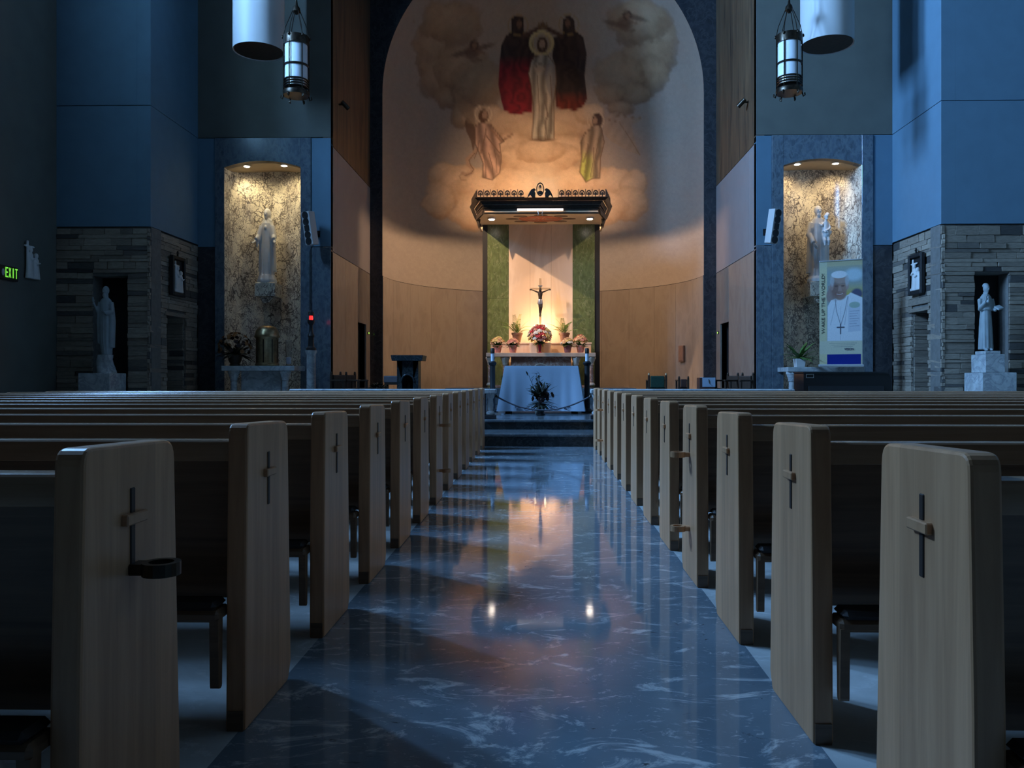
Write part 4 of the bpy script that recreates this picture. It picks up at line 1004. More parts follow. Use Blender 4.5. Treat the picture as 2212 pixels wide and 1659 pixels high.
def mum(px, pyb, Y, label, kinds, foil, seed, w=.18, h=.45):
    r = random.Random(seed); p = at(px, pyb, Y)
    t = thing('potted_chrysanthemum', label, 'potted flowers', (p.x, Y, zM), 0)
    pr = pot_profile(.22, .085, .12); MB().lathe(pr, n=18).build('foil_pot', M[foil], t, smooth=30)
    mb = MB()
    for k in range(46):
        d = rdir(r, .0, .9); leaf_mesh(mb, (d.x * .04, d.y * .04, .19), d, (0, 0, 1), r.uniform(.12, .24), .07, .25, 3)
    mb.build('foliage', M['leaf'], t)
    for k in range(26):
        a_ = 2.4 * k; q = math.sqrt((k + .5) / 26); x, y = w * q * math.cos(a_), w * .8 * q * math.sin(a_); zz_ = h * (1 - .32 * q * q) + r.uniform(-.015, .015)
        put_bloom(t, r.choice(kinds), .06, (x, y, zz_), (x * 1.4, y * 1.4, .25))
mum(1075, 762, 23.25, 'peach chrysanthemum in pink foil, farthest left on the high altar', ['petal_peach', 'petal_yellow'], 'foil_pink', 1)
mum(1108, 762, 23.2, 'pink chrysanthemum in pink foil beside the left fern on the high altar', ['petal_pink', 'petal_peach'], 'foil_pink', 2, .17, .40)
mum(1226, 762, 23.2, 'cream and peach chrysanthemum in plum foil on the right of the high altar', ['petal_yellow', 'petal_white', 'petal_peach'], 'foil_plum', 3, .17, .41)
mum(1254, 762, 23.3, 'tall pink chrysanthemum in a red pot, farthest right on the high altar', ['petal_pink', 'petal_peach'], 'foil_pink', 4, .19, .50)
p = at(1166, 762, 23.05); r = random.Random(21); tb_ = thing('bouquet', 'red, white and yellow bouquet in a red vase, middle of the high altar', 'bouquet', (p.x, 23.08, zM))
MB().lathe([(.07, 0), (.075, .012), (.03, .03), (.035, .06), (.06, .2), (.075, .27), (.066, .27), (.05, .2), (.005, .18)], n=20).build('vase', M['red_glass'], tb_, smooth=40)
mb = MB()
for k in range(40):
    d = rdir(r, -.25, .6); leaf_mesh(mb, (0, 0, .30), d, (0, 0, 1), r.uniform(.14, .26), .06, .3, 3)
mb.build('foliage', M['leaf'], tb_)
for k in range(60):
    q = (k + .5) / 60; a_ = 2.4 * k; zz_ = .36 + .42 * q; rad = .31 * math.sin(PI * (.30 + .62 * q)) ; x, y = rad * math.cos(a_), rad * .8 * math.sin(a_)
    kind = 'petal_red' if (abs(x) < .12 and k % 2) or k % 11 == 0 else r.choice(['petal_white', 'petal_yellow', 'petal_white', 'petal_pink'])
    put_bloom(tb_, kind, r.choice([.065, .08]), (x, y, zz_), (x, y, .2 + q * .3))
    if k % 2 == 0: MB().tube([(0, 0, .2), (x * .5, y * .5, .2 + (zz_ - .2) * .6), (x * .97, y * .97, zz_ - .01)], .004, 5).build('stem', M['leaf'], tb_)
# two candles burning behind the bouquet
for k, px in enumerate((1155, 1179)):
    p = at(px, 720, 23.6); t = thing('altar_candle', 'lit candle behind the bouquet, %s of the two' % ('left' if k == 0 else 'right'), 'candle', (p.x, 23.84, zG)); zf = at(px, 706, 23.84).z - zG
    MB().lathe([(.05, 0), (.055, .015), (.02, .03), (.018, zf - .26), (.035, zf - .24)], n=14).build('holder', M['gold'], t, smooth=40)
    MB().lathe([(.022, zf - .24), (.022, zf - .05)], n=12).build('candle', M['wax'], t, smooth=40)
    MB().lathe([(.002, zf - .05), (.014, zf - .025), (.016, zf), (.006, zf + .04), (.001, zf + .06)], n=10).build('flame', M['flame'], t, smooth=True)
    l = bpy.data.lights.new('glow', 'POINT'); l.energy = 30; l.color = (1, .68, .36); l.shadow_soft_size = .05
    lo = bpy.data.objects.new('glow', l); C.objects.link(lo); lo.parent = t; lo.location = (0, -.0, zf + .02)

# =================================================================== CANOPY
YK0, YK1 = 22.6, 25.4; YKS = 23.55
zK = at(1168, 460, YK0).z
f0, f1 = at(1047, 464, YK0).x, at(1292, 464, YK0).x; s0, s1 = at(1034, 470, YKS).x, at(1303, 470, YKS).x; xk = (f0 + f1) / 2
plan = [(f0 - xk, YK0), (f1 - xk, YK0), (s1 - xk, YKS), (s1 - xk, YK1), (s0 - xk, YK1), (s0 - xk, YKS)]
plan = [(x, y - YK0) for x, y in plan]
t = thing('altar_canopy', 'dark bronze canopy with cresting and painted underside above the high altar', 'canopy', (xk, YK0, zK))
hF = at(1168, 431, YK0).z - zK
def grow(pl, g):
    cx, cy = 0, .72; return [(x + math.copysign(g, x), y - g if y < .5 else y) for x, y in pl]
def band(g0, z0, g1, z1, nm, m):
    A, B = grow(plan, g0), grow(plan, g1); n = len(A); Ai = grow(plan, g0 - .06); Bi = grow(plan, g1 - .06)
    mb = MB().add([(x, y, z0) for x, y in A] + [(x, y, z1) for x, y in B] + [(x, y, z0) for x, y in Ai] + [(x, y, z1) for x, y in Bi], sum([[(k, (k + 1) % n, n + (k + 1) % n, n + k), (2 * n + k, 3 * n + k, 3 * n + (k + 1) % n, 2 * n + (k + 1) % n), (k, 2 * n + k, 2 * n + (k + 1) % n, (k + 1) % n), (n + k, n + (k + 1) % n, 3 * n + (k + 1) % n, 3 * n + k)] for k in range(n)], []))
    return mb.build(nm, M[m], t)
band(-.02, -.015, 0, hF * .34, 'lower_fascia', 'dark_bronze'); band(.02, hF * .34, .025, hF * .42, 'fascia_moulding', 'bronze')
band(.01, hF * .42, .12, hF * .84, 'upper_fascia', 'dark_bronze'); band(.19, hF * .84, .26, hF, 'cornice', 'bronze')
for q_ in (2, 5): MB().lathe([(.003, -.26), (.03, -.16), (.05, -.05), (.06, .05)], plan[q_][0], plan[q_][1], 0, 10).build('corner_pendant', M['dark_bronze'], t, smooth=40)
MB().prism(plan, 'z', .02, .06).build('soffit', M['soffit'], t)
MB().prism(grow(plan, .07), 'z', hF * .55, hF * .6).build('roof_plate', M['dark_bronze'], t)
# painted sun on the soffit
sx_, sy_ = at(1168, 470, 23.5).x - xk, .92
sun = MB().lathe([(.001, .006), (.62, .006), (.64, .012), (.64, .02)], sx_, sy_, 0, 40, None, 1.0, .62).build('painted_sun', M['sun_red'], t)
for k in range(12):
    a_ = 2 * PI * (k + .5) / 12; c_, s_ = math.cos(a_), math.sin(a_) * .62
    MB().prism([(sx_ + c_ * .18 - s_ * .02, sy_ + s_ * .18 + c_ * .02), (sx_ + c_ * .55, sy_ + s_ * .55), (sx_ + c_ * .18 + s_ * .02, sy_ + s_ * .18 - c_ * .02)], 'z', .000, .007).build('ray', M['gold'], t)
for k in range(8):
    a_ = 2 * PI * k / 8; px_c, py_c = sx_ + .82 * math.cos(a_), sy_ + .52 * math.sin(a_)
    if abs(px_c) > 1.5: continue
    MB().lathe([(.001, .008), (.17, .008), (.18, .014), (.18, .02)], px_c, py_c, 0, 24, None, 1.1, .55).build('petal', M['sun_petal'], t)
for k, px in enumerate((1062, 1274)):
    p = at(px, 473, 23.35)
    o = MB().lathe([(.10, -.03), (.12, -.03), (.125, .02), (.10, .02)], p.x - xk, .75, 0, 20).build('downlight_ring', M['silver'], t, smooth=40)
    MB().lathe([(.001, -.05), (.07, -.045), (.10, -.02), (.10, .0)], p.x - xk, .75, 0, 20).build('downlight_lens', M['lamp_warm'], t, smooth=40)
    l = bpy.data.lights.new('bulb', 'SPOT'); l.energy = CAN_W; l.color = WARM; l.spot_size = R(130); l.spot_blend = .8; l.shadow_soft_size = .1
    lo = bpy.data.objects.new('bulb', l); C.objects.link(lo); lo.parent = t; lo.location = (p.x - xk, .75, -.09)
# bright reflection on the front fascia, built as a glowing bar with hooks
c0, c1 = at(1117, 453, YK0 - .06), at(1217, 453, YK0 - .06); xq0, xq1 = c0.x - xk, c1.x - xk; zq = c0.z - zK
MB().box(xq0, xq1, -.075, -.02, zq - .03, zq + .03, .01).build('strip_lamp', plain('glint_glow', (.9, .8, .7), .3, emit=(1, .82, .72), es=1.1), t)
for s in (-1, 1):
    cxx = (xq0 + xq1) / 2 + s * .05; MB().tube([(cxx, -.05, zq), (cxx + s * .015, -.06, zq - .06), (cxx - s * .005, -.06, zq - .12), (cxx + s * .02, -.06, zq - .16)], .012, 8).build('lamp_hook', M['silver'], t, smooth=True)
# cresting
cr = grow(plan, .20); zc0 = hF
def crest_run(a, b, n, skip=None):
    for k in range(n):
        f = (k + .5) / n; x = a[0] + (b[0] - a[0]) * f; y = a[1] + (b[1] - a[1]) * f
        if skip and skip[0] < x < skip[1]: continue
        dx = math.hypot(b[0] - a[0], b[1] - a[1]) / n; an = math.atan2(b[1] - a[1], b[0] - a[0]); Mx = Matrix.Translation((x, y, zc0)) @ Matrix.Rotation(an, 4, 'Z')
        mb = MB(); n2 = 12
        for j in range(n2):
            a0, a1 = -.7 + (PI + 1.4) * j / n2, -.7 + (PI + 1.4) * (j + 1) / n2; q = []
            for aa in (a0, a1):
                for rr in (dx * .24, dx * .40):
                    for yy in (-.012, .012): q.append((rr * math.cos(aa), yy, .125 + rr * 1.2 * math.sin(aa)))
            mb.add(q, [(0, 1, 5, 4), (2, 6, 7, 3), (0, 4, 6, 2), (1, 3, 7, 5)], Mx)
        mb.ell((0, 0, .11), (dx * .2, .014, dx * .26), 8, 6, Mx); mb.box(-dx * .06, dx * .06, -.012, .012, 0, .09, 0, Mx)
        mb.box(-dx * .5 - .008, -dx * .5 + .008, -.012, .012, 0, .24, 0, Mx); mb.box(-dx * .5, dx * .5, -.02, .02, -.01, .03, 0, Mx)
        mb.build('crest_ornament', M['dark_bronze'], t)
ex0, ex1 = at(1134, 410, YK0).x - xk, at(1200, 410, YK0).x - xk
crest_run(cr[0], cr[1], 19, (ex0, ex1)); crest_run(cr[5], cr[0], 5); crest_run(cr[1], cr[2], 5)
xe = (ex0 + ex1) / 2; ye = cr[0][1]; ez = .24
mb = MB(); nn = 28
for j in range(nn):
    a0, a1 = 2 * PI * j / nn, 2 * PI * (j + 1) / nn; q = []
    for aa in (a0, a1):
        for (rx, rz) in ((.085, .155), (.11, .185)):
            for yy in (-.02, .02): q.append((xe + rx * math.cos(aa), ye + yy, zc0 + ez + rz * math.sin(aa)))
    mb.add(q, [(0, 1, 5, 4), (2, 6, 7, 3), (0, 4, 6, 2), (1, 3, 7, 5)])
em = mb.build('crest_oval', M['dark_bronze'], t)
mb = MB()
for k in range(9):
    a_ = PI * (k + .5) / 9 + PI; mb.tube([(xe, ye, zc0 + ez + .08), (xe + .075 * math.cos(a_), ye, zc0 + ez + .08 + .11 * math.sin(a_))], [.006, .004], 5)
mb.ell((xe, ye, zc0 + ez + .09), (.035, .015, .035), 4, 4); mb.ell((xe, ye, zc0 + ez - .09), (.07, .015, .055), 10, 6); mb.build('emblem', M['dark_bronze'], em)
for s in (-1, 1):
    bx = xe + s * .19; P2 = lambda u, v: (bx + s * u, zc0 + v)
    poly = [P2(*q) for q in ((-.07, .0), (-.05, .02), (-.06, .12), (-.03, .20), (-.075, .215), (-.03, .265), (.01, .255), (.06, .225), (.11, .15), (.15, .06), (.17, .0), (.13, .04), (.09, .09), (.05, .05), (.03, .0))]
    MB().prism(poly, 'y', ye - .03, ye + .03).build('eagle', M['dark_bronze'], t, bevel=.01)
# lamp trough on top of the canopy, behind the cresting
tr = MB().box(-1.3, 1.3, 1.75, 2.05, hF * .6, hF * .6 + .03, .01).build('lamp_trough', M['dark_bronze'], t)
l = area('trough_lamp', (0, 1.9, hF * .6 + .09), (R(90 + 18), 0, 0), 3.2, .1, TROUGH_W, (1, .64, .37), 76); l.parent = t

# =================================================================== STATUES
def rings_of(spec, n=44, folds=0, k=13, ph=0, top=1.0, seed=0):
    out = []; zs = [q[0] for q in spec]; z0, z1 = zs[0], zs[-1]
    fine = []
    for a, b in zip(spec[:-1], spec[1:]):
        m = max(1, int((b[0] - a[0]) / .03))
        for j in range(m): fine.append(tuple(a[i] + (b[i] - a[i]) * j / m for i in range(5)))
    fine.append(spec[-1])
    for (z, rx, ry, cx, cy) in fine:
        f = max(0, 1 - (z - z0) / ((z1 - z0) * top)); amp = folds * f
        ring = []
        for q in range(n):
            a = 2 * PI * q / n; m = 1 + amp * (math.sin(k * a + ph + 1.4 * z) * .6 + math.sin((k * .5 // 1 * 2 + 1) * a * .5 // 1 + 2 * a + ph) * .2 + math.sin((k + 4) * a + 2.1 + 2.0 * z) * .35)
            ring.append((cx + rx * m * math.cos(a), cy + ry * m * math.sin(a), z))
        out.append(ring)
    return out
def hand(mb, p, d, nrm, sc=1.0, curl=.2, side=1):
    """palm, four unequal bent fingers and a side thumb; d = finger direction, nrm = palm normal"""
    d = Vector(d).normalized(); nrm = Vector(nrm); nrm = (nrm - d * nrm.dot(d)).normalized(); sd = d.cross(nrm) * side; p = Vector(p)
    rot = Matrix((sd, d, nrm)).transposed().to_4x4(); rot.translation = p
    mb.ell((0, .045 * sc, 0), (.042 * sc, .055 * sc, .018 * sc), 10, 6, rot)
    for k, (x, l) in enumerate(((-.030, .060), (-.010, .072), (.010, .068), (.028, .052))):
        b0 = p + d * .085 * sc + sd * x * sc; b1 = b0 + (d * (1 - curl * .3) + nrm * curl * .6 + sd * x * 3) * l * .55 * sc; b2 = b1 + (d * (1 - curl) + nrm * curl * 1.3) * l * .5 * sc
        mb.tube([b0 - d * .03 * sc, b0, b1, b2], [.011 * sc, .011 * sc, .010 * sc, .008 * sc], 7)
    b0 = p + d * .03 * sc - sd * .035 * sc; b1 = b0 + (d * .5 - sd * .8 + nrm * .3) * .04 * sc; b2 = b1 + (d * .9 - sd * .2 + nrm * .3) * .035 * sc
    mb.tube([b0 + sd * .015 * sc, b0, b1, b2], [.013 * sc, .013 * sc, .011 * sc, .009 * sc], 7)
def head(mb, c, s, yaw=0, tilt=0, beard=False, hair=0):
    Mx = Matrix.Translation(c) @ Matrix.Rotation(yaw, 4, 'Z') @ Matrix.Rotation(tilt, 4, 'X')
    mb.ell((0, 0, 0), (.072 * s, .088 * s, .108 * s), 16, 12, Mx); mb.ell((0, -.022 * s, -.052 * s), (.052 * s, .062 * s, .062 * s), 12, 8, Mx)
    mb.tube([(0, -.080 * s, .02 * s), (0, -.108 * s, -.022 * s)], [.010 * s, .016 * s], 8, Mx)
    mb.ell((0, -.083 * s, -.056 * s), (.022 * s, .012 * s, .007 * s), 8, 5, Mx); mb.ell((0, -.081 * s, -.068 * s), (.018 * s, .012 * s, .007 * s), 8, 5, Mx)
    mb.ell((0, -.072 * s, -.098 * s), (.022 * s, .02 * s, .018 * s), 8, 6, Mx)
    for e in (-1, 1):
        mb.ell((e * .028 * s, -.079 * s, .012 * s), (.013 * s, .009 * s, .008 * s), 8, 5, Mx); mb.tube([(e * .012 * s, -.088 * s, .03 * s), (e * .046 * s, -.076 * s, .03 * s)], [.008 * s, .006 * s], 6, Mx)
        mb.ell((e * .073 * s, .005 * s, -.01 * s), (.01 * s, .02 * s, .03 * s), 8, 6, Mx)
    if beard: mb.ell((0, -.062 * s, -.10 * s), (.048 * s, .04 * s, .06 * s), 10, 8, Mx)
    if hair: mb.ell((0, .018 * s, .022 * s), (.082 * s, .088 * s, .10 * s), 14, 10, Mx)
def zneck(fn): return {'f_virgin': .84 * HV, 'f_child': .86 * HJ if 'HJ' in globals() else 9, 'f_book': .84 * HP if 'HP' in globals() else 9, 'f_rock': .85 * HL if 'HL' in globals() else 9}[fn.__name__]
def statue(name, label, loc, rz, mat_, fn, vx, sl=1, base=None):
    t = thing(name, label, 'statue', loc, rz); mb = MB(); fn(mb); mb.v = [(x * (sl if z < zneck(fn) else min(1, sl * 1.25)), y * (1 + sl) / 2, z) for x, y, z in mb.v]; o = mb.build('figure', M[mat_], t); remesh(o, vx)
    if base: base(t)
    return t
# -- Virgin with open hands (left niche)
yV = YN + .62; pb, pt = at(577, 612, yV), at(577, 451, yV); HV = pt.z - pb.z
def f_virgin(mb):
    h = HV; b = .10 * h
    mb.loft(rings_of([(b, .155 * h, .12 * h, 0, 0), (.14 * h, .15 * h, .115 * h, 0, 0), (.4 * h, .125 * h, .10 * h, 0, 0), (.6 * h, .105 * h, .085 * h, 0, 0), (.72 * h, .115 * h, .08 * h, 0, 0), (.80 * h, .105 * h, .07 * h, 0, 0), (.845 * h, .045 * h, .045 * h, 0, 0), (.88 * h, .035 * h, .035 * h, 0, 0)], folds=.10, k=15, top=1.1))
    # mantle falling from the veil over shoulders and arms
    for s in (-1, 1):
        mb.loft(rings_of([(.16 * h, .05 * h, .07 * h, s * .135 * h, .03 * h), (.45 * h, .045 * h, .07 * h, s * .125 * h, .02 * h), (.62 * h, .055 * h, .075 * h, s * .12 * h, 0), (.74 * h, .06 * h, .07 * h, s * .10 * h, .01 * h), (.80 * h, .05 * h, .06 * h, s * .07 * h, .015 * h), (.86 * h, .03 * h, .05 * h, s * .035 * h, .025 * h)], 24, .10, 7, s))
        mb.tube([(s * .115 * h, 0, .76 * h), (s * .16 * h, -.03 * h, .62 * h), (s * .185 * h, -.11 * h, .565 * h)], [.05 * h, .055 * h, .04 * h], 12)
        mb.loft([[(s * .175 * h + .03 * h * math.cos(q) * w_, -.08 * h + .04 * h * math.sin(q) * w_, z_ * h) for q in np.linspace(0, 2 * PI, 13)[:-1]] for z_, w_ in ((.47, .35), (.53, .8), (.58, 1.0))])
        hand(mb, (s * .185 * h, -.11 * h, .56 * h), (s * .55, -.65, -.45), (-s * .1, -.5, .8), .62 * h, .15, s)
    head(mb, Vector((0, -.025 * h, .925 * h)), .60 * h, 0, .12)
    mb.ell((0, .015 * h, .935 * h), (.062 * h, .062 * h, .075 * h), 16, 12); mb.loft(rings_of([(.80 * h, .09 * h, .05 * h, 0, .03 * h), (.87 * h, .058 * h, .045 * h, 0, .03 * h), (.94 * h, .055 * h, .05 * h, 0, .022 * h)], 20))
    mb.ell((0, -.075 * h, .735 * h), (.028 * h, .022 * h, .032 * h), 10, 8)
    mb.loft(rings_of([(0, .20 * h, .14 * h, 0, 0), (.04 * h, .20 * h, .14 * h, 0, 0), (.10 * h, .165 * h, .125 * h, 0, 0), (.13 * h, .10 * h, .08 * h, 0, 0)], 30, .05, 9))
def corbel(w0, w1, hh, m, lab, name='statue_bracket'):
    def f(t): pass
    return f
v = statue('statue', 'white statue of a veiled woman with open hands in the left marble niche', (pb.x, yV, pb.z), 0, 'ivory', f_virgin, .012, .64)
def bracket_shelf(px0, px1, py0, py1, Y, label, m):
    a, b = at(px0, py0, Y), at(px1, py1, Y); t = thing('statue_bracket', label, 'bracket', ((a.x + b.x) / 2, Y, b.z)); w_ = (b.x - a.x) / 2; h = a.z - b.z
    yb = YN + 1.0 - Y
    MB().box(-w_, w_, -w_ * .8, yb, h * .30, h - .002, .012).build('shelf', M[m], t); MB().prism([(-w_ * .7, h * .3), (w_ * .7, h * .3), (w_ * .3, 0), (-w_ * .3, 0)], 'y', -w_ * .45, yb).build('corbel', M[m], t, bevel=.01)
bracket_shelf(556, 600, 612, 655, yV, 'marble wall bracket under the veiled statue in the left niche', 'breccia')
# -- figure with child (right niche)
pb, pt = at(1768, 610, yV), at(1768, 444, yV); HJ = pt.z - pb.z
def f_child(mb):
    h = HJ; b = .05 * h
    mb.loft(rings_of([(b, .15 * h, .12 * h, 0, 0), (.2 * h, .14 * h, .11 * h, 0, 0), (.45 * h, .13 * h, .10 * h, 0, 0), (.65 * h, .125 * h, .09 * h, 0, 0), (.76 * h, .12 * h, .08 * h, -.01 * h, 0), (.82 * h, .09 * h, .065 * h, -.01 * h, 0), (.855 * h, .042 * h, .042 * h, -.01 * h, 0), (.89 * h, .036 * h, .036 * h, -.01 * h, 0)], folds=.09, k=13, top=1.1, ph=1))
    for s in (-1, 1): mb.loft(rings_of([(.12 * h, .055 * h, .075 * h, s * .13 * h, .03 * h), (.5 * h, .05 * h, .07 * h, s * .125 * h, .02 * h), (.7 * h, .055 * h, .065 * h, s * .11 * h, 0), (.80 * h, .045 * h, .055 * h, s * .075 * h, .01 * h)], 24, .09, 7, s))
    mb.tube([(-.12 * h, 0, .77 * h), (-.165 * h, -.02 * h, .62 * h), (-.12 * h, -.10 * h, .50 * h)], [.048 * h, .048 * h, .035 * h], 12); hand(mb, (-.115 * h, -.105 * h, .49 * h), (.5, -.3, -.75), (.4, .5, 0), .58 * h, .4, -1)
    mb.tube([(.10 * h, 0, .77 * h), (.15 * h, -.04 * h, .645 * h), (.08 * h, -.12 * h, .62 * h)], [.048 * h, .05 * h, .036 * h], 12); hand(mb, (.075 * h, -.125 * h, .62 * h), (-.8, -.1, .25), (0, .3, .8), .55 * h, .3, 1)
    head(mb, Vector((-.012 * h, -.02 * h, .925 * h)), .60 * h, .15, .1, True, 1)
    cx, cy = .085 * h, -.085 * h
    mb.loft(rings_of([(.50 * h, .05 * h, .045 * h, cx, cy + .02 * h), (.60 * h, .065 * h, .055 * h, cx, cy), (.70 * h, .055 * h, .045 * h, cx, cy), (.765 * h, .045 * h, .035 * h, cx, cy), (.79 * h, .02 * h, .02 * h, cx, cy), (.81 * h, .02 * h, .02 * h, cx, cy)], 20, .06, 7))
    head(mb, Vector((cx + .005 * h, cy - .01 * h, .845 * h)), .42 * h, .2, 0, False, 1)
    mb.tube([(cx - .04 * h, cy, .755 * h), (cx - .07 * h, cy - .03 * h, .72 * h), (cx - .10 * h, cy + .01 * h, .75 * h)], [.02 * h, .018 * h, .013 * h], 8); hand(mb, (cx - .10 * h, cy + .01 * h, .75 * h), (-.9, .2, .3), (0, 1, 0), .3 * h, .2, 1)
    mb.tube([(cx + .04 * h, cy, .755 * h), (cx + .06 * h, cy - .03 * h, .69 * h), (cx + .02 * h, cy - .05 * h, .66 * h)], [.02 * h, .018 * h, .013 * h], 8); hand(mb, (cx + .02 * h, cy - .05 * h, .66 * h), (-.8, -.2, 0), (0, 0, 1), .3 * h, .3, 1)
    for s in (-1, 1): mb.tube([(cx + s * .025 * h, cy - .01 * h, .58 * h), (cx + s * .028 * h, cy - .05 * h, .52 * h), (cx + s * .025 * h, cy - .045 * h, .46 * h)], [.03 * h, .026 * h, .018 * h], 8)
    mb.loft(rings_of([(0, .18 * h, .14 * h, 0, 0), (.04 * h, .18 * h, .14 * h, 0, 0), (.07 * h, .155 * h, .125 * h, 0, 0)], 30))
statue('statue', 'white statue of a bearded robed figure holding a child in the right marble niche', (pb.x, yV, pb.z), 0, 'ivory', f_child, .012, .80)
bracket_shelf(1745, 1790, 610, 655, yV, 'marble wall bracket under the statue with a child in the right niche', 'breccia')
# -- right wall statue: robed figure with cape, hand raised, open book
yP = YF - .40; pb, pt = at(2129, 758, yP), at(2129, 612, yP); HP = pt.z - pb.z
def f_book(mb):
    h = HP
    mb.loft(rings_of([(.02 * h, .145 * h, .11 * h, 0, 0), (.2 * h, .135 * h, .105 * h, 0, 0), (.45 * h, .12 * h, .095 * h, 0, 0), (.58 * h, .105 * h, .085 * h, 0, 0), (.70 * h, .12 * h, .08 * h, 0, 0), (.79 * h, .115 * h, .07 * h, 0, 0), (.835 * h, .05 * h, .045 * h, 0, 0), (.87 * h, .038 * h, .038 * h, 0, 0)], folds=.10, k=11, top=.95))
    mb.loft(rings_of([(.60 * h, .15 * h, .105 * h, 0, 0), (.66 * h, .15 * h, .10 * h, 0, 0), (.74 * h, .135 * h, .085 * h, 0, 0), (.80 * h, .105 * h, .072 * h, 0, 0), (.84 * h, .05 * h, .05 * h, 0, 0)], 30, .03, 9))
    mb.tube([(-.12 * h, 0, .76 * h), (-.15 * h, -.05 * h, .625 * h), (-.085 * h, -.13 * h, .72 * h)], [.05 * h, .05 * h, .028 * h], 12); hand(mb, (-.08 * h, -.135 * h, .73 * h), (.05, -.1, 1), (0, -1, 0), .56 * h, .15, -1)
    mb.tube([(.12 * h, 0, .76 * h), (.155 * h, -.02 * h, .62 * h), (.14 * h, -.12 * h, .60 * h)], [.05 * h, .05 * h, .03 * h], 12); hand(mb, (.14 * h, -.12 * h, .595 * h), (-.1, -.9, .2), (0, 0, 1), .56 * h, .3, 1)
    bk = Matrix.Translation((.15 * h, -.20 * h, .625 * h)) @ Euler((R(25), R(-10), R(15))).to_matrix().to_4x4(); mb.box(-.075 * h, .075 * h, -.06 * h, .06 * h, -.014 * h, .014 * h, 0, bk)
    head(mb, Vector((.0, -.02 * h, .925 * h)), .64 * h, .25, .18, False, 0); mb.ell((0, 0, .965 * h), (.052 * h, .056 * h, .04 * h), 14, 8)
    for s in (-1, 1): mb.ell((s * .05 * h, -.10 * h, .015 * h), (.03 * h, .06 * h, .02 * h), 10, 6)
    mb.tube([(0, -.085 * h, .80 * h), (-.015 * h, -.105 * h, .70 * h)], .008 * h, 6); mb.tube([(.03 * h, -.08 * h, .80 * h), (.0, -.105 * h, .70 * h)], .008 * h, 6)
statue('statue', 'pale statue with a raised hand and open book before the dark niche on the right', (pb.x, yP, pb.z), 0, 'grey_stone', f_book, .011, .68)
def pedestal(blocks, Y, dep, label, m='white_marble'):
    a0 = at(blocks[0][0], blocks[0][3], Y); xc = at((blocks[0][0] + blocks[0][1]) / 2, 800, Y).x
    t = thing('pedestal', label, 'pedestal', (xc, Y, 0))
    for k, (p0, p1, y0, y1) in enumerate(blocks):
        a, b = at(p0, y0, Y), at(p1, y1, Y); z1 = a.z - (.001 if k == len(blocks) - 1 else 0); z0 = 0 if k == 0 else b.z
        d = dep * (1 - .22 * k); MB().box(a.x - xc, b.x - xc, -d, d, z0, z1, .01).build('block', M[m], t)
pedestal([(2102, 2175, 805, 845), (2113, 2155, 766, 805), (2117, 2150, 758.5, 766)], yP, .36, 'two-tier veined marble pedestal under the statue with a book')
# -- left wall statue: figure with raised hand standing on a rock
pb, pt = at(229, 766, yP), at(229, 619, yP); HL = pt.z - pb.z
def f_rock(mb):
    h = HL
    mb.loft(rings_of([(.0, .10 * h, .09 * h, .02 * h, 0), (.2 * h, .125 * h, .10 * h, 0, 0), (.45 * h, .135 * h, .10 * h, 0, 0), (.62 * h, .125 * h, .09 * h, .0, 0), (.74 * h, .125 * h, .08 * h, .0, 0), (.80 * h, .105 * h, .07 * h, 0, 0), (.84 * h, .045 * h, .045 * h, 0, 0), (.88 * h, .038 * h, .038 * h, 0, 0)], folds=.09, k=13, top=1.05, ph=2))
    mb.loft(rings_of([(.16 * h, .05 * h, .08 * h, -.12 * h, .02 * h), (.5 * h, .05 * h, .075 * h, -.135 * h, .01 * h), (.68 * h, .05 * h, .06 * h, -.12 * h, 0)], 22, .08, 6)); mb.loft(rings_of([(.1 * h, .05 * h, .08 * h, .11 * h, .02 * h), (.5 * h, .055 * h, .075 * h, .13 * h, .01 * h), (.74 * h, .05 * h, .06 * h, .11 * h, 0)], 22, .08, 6))
    mb.tube([(-.11 * h, 0, .76 * h), (-.17 * h, -.03 * h, .64 * h), (-.20 * h, -.10 * h, .75 * h)], [.05 * h, .045 * h, .026 * h], 12); hand(mb, (-.20 * h, -.10 * h, .755 * h), (-.1, -.1, 1), (0, -1, 0), .6 * h, .1, -1)
    mb.tube([(.11 * h, 0, .76 * h), (.15 * h, -.04 * h, .62 * h), (.06 * h, -.12 * h, .60 * h)], [.05 * h, .048 * h, .03 * h], 12); hand(mb, (.055 * h, -.125 * h, .60 * h), (-.8, -.1, .3), (0, .5, .4), .56 * h, .3, 1)
    head(mb, Vector((.0, -.015 * h, .93 * h)), .64 * h, -.2, .05, True, 1)
statue('statue', 'dim pale statue raising one hand, high on a rock in the dark left niche', (pb.x, yP, pb.z), 0, 'grey_stone', f_rock, .012, .70)
rp = at(229, 806, yP); zr = pb.z - rp.z; mb = MB()
mb.loft([[(.20 * (1 - .3 * f) * (1 + .14 * math.sin(3 * q + 5 * f) + .08 * math.sin(7 * q + 9 * f)) * math.cos(q), .17 * (1 - .3 * f) * (1 + .14 * math.sin(3 * q + 5 * f)) * math.sin(q), f * zr * .995) for q in np.linspace(0, 2 * PI, 25)[:-1]] for f in (0, .15, .3, .5, .7, .85, 1)])
o = mb.build('rock', M['white_marble'], None, (rp.x - .01, yP, rp.z), smooth=35); tag(o, 'rough carved rock under the dim statue on the far left', 'rock')
pedestal([(188, 255, 806, 846)], yP, .34, 'square marble pedestal under the carved rock on the far left')

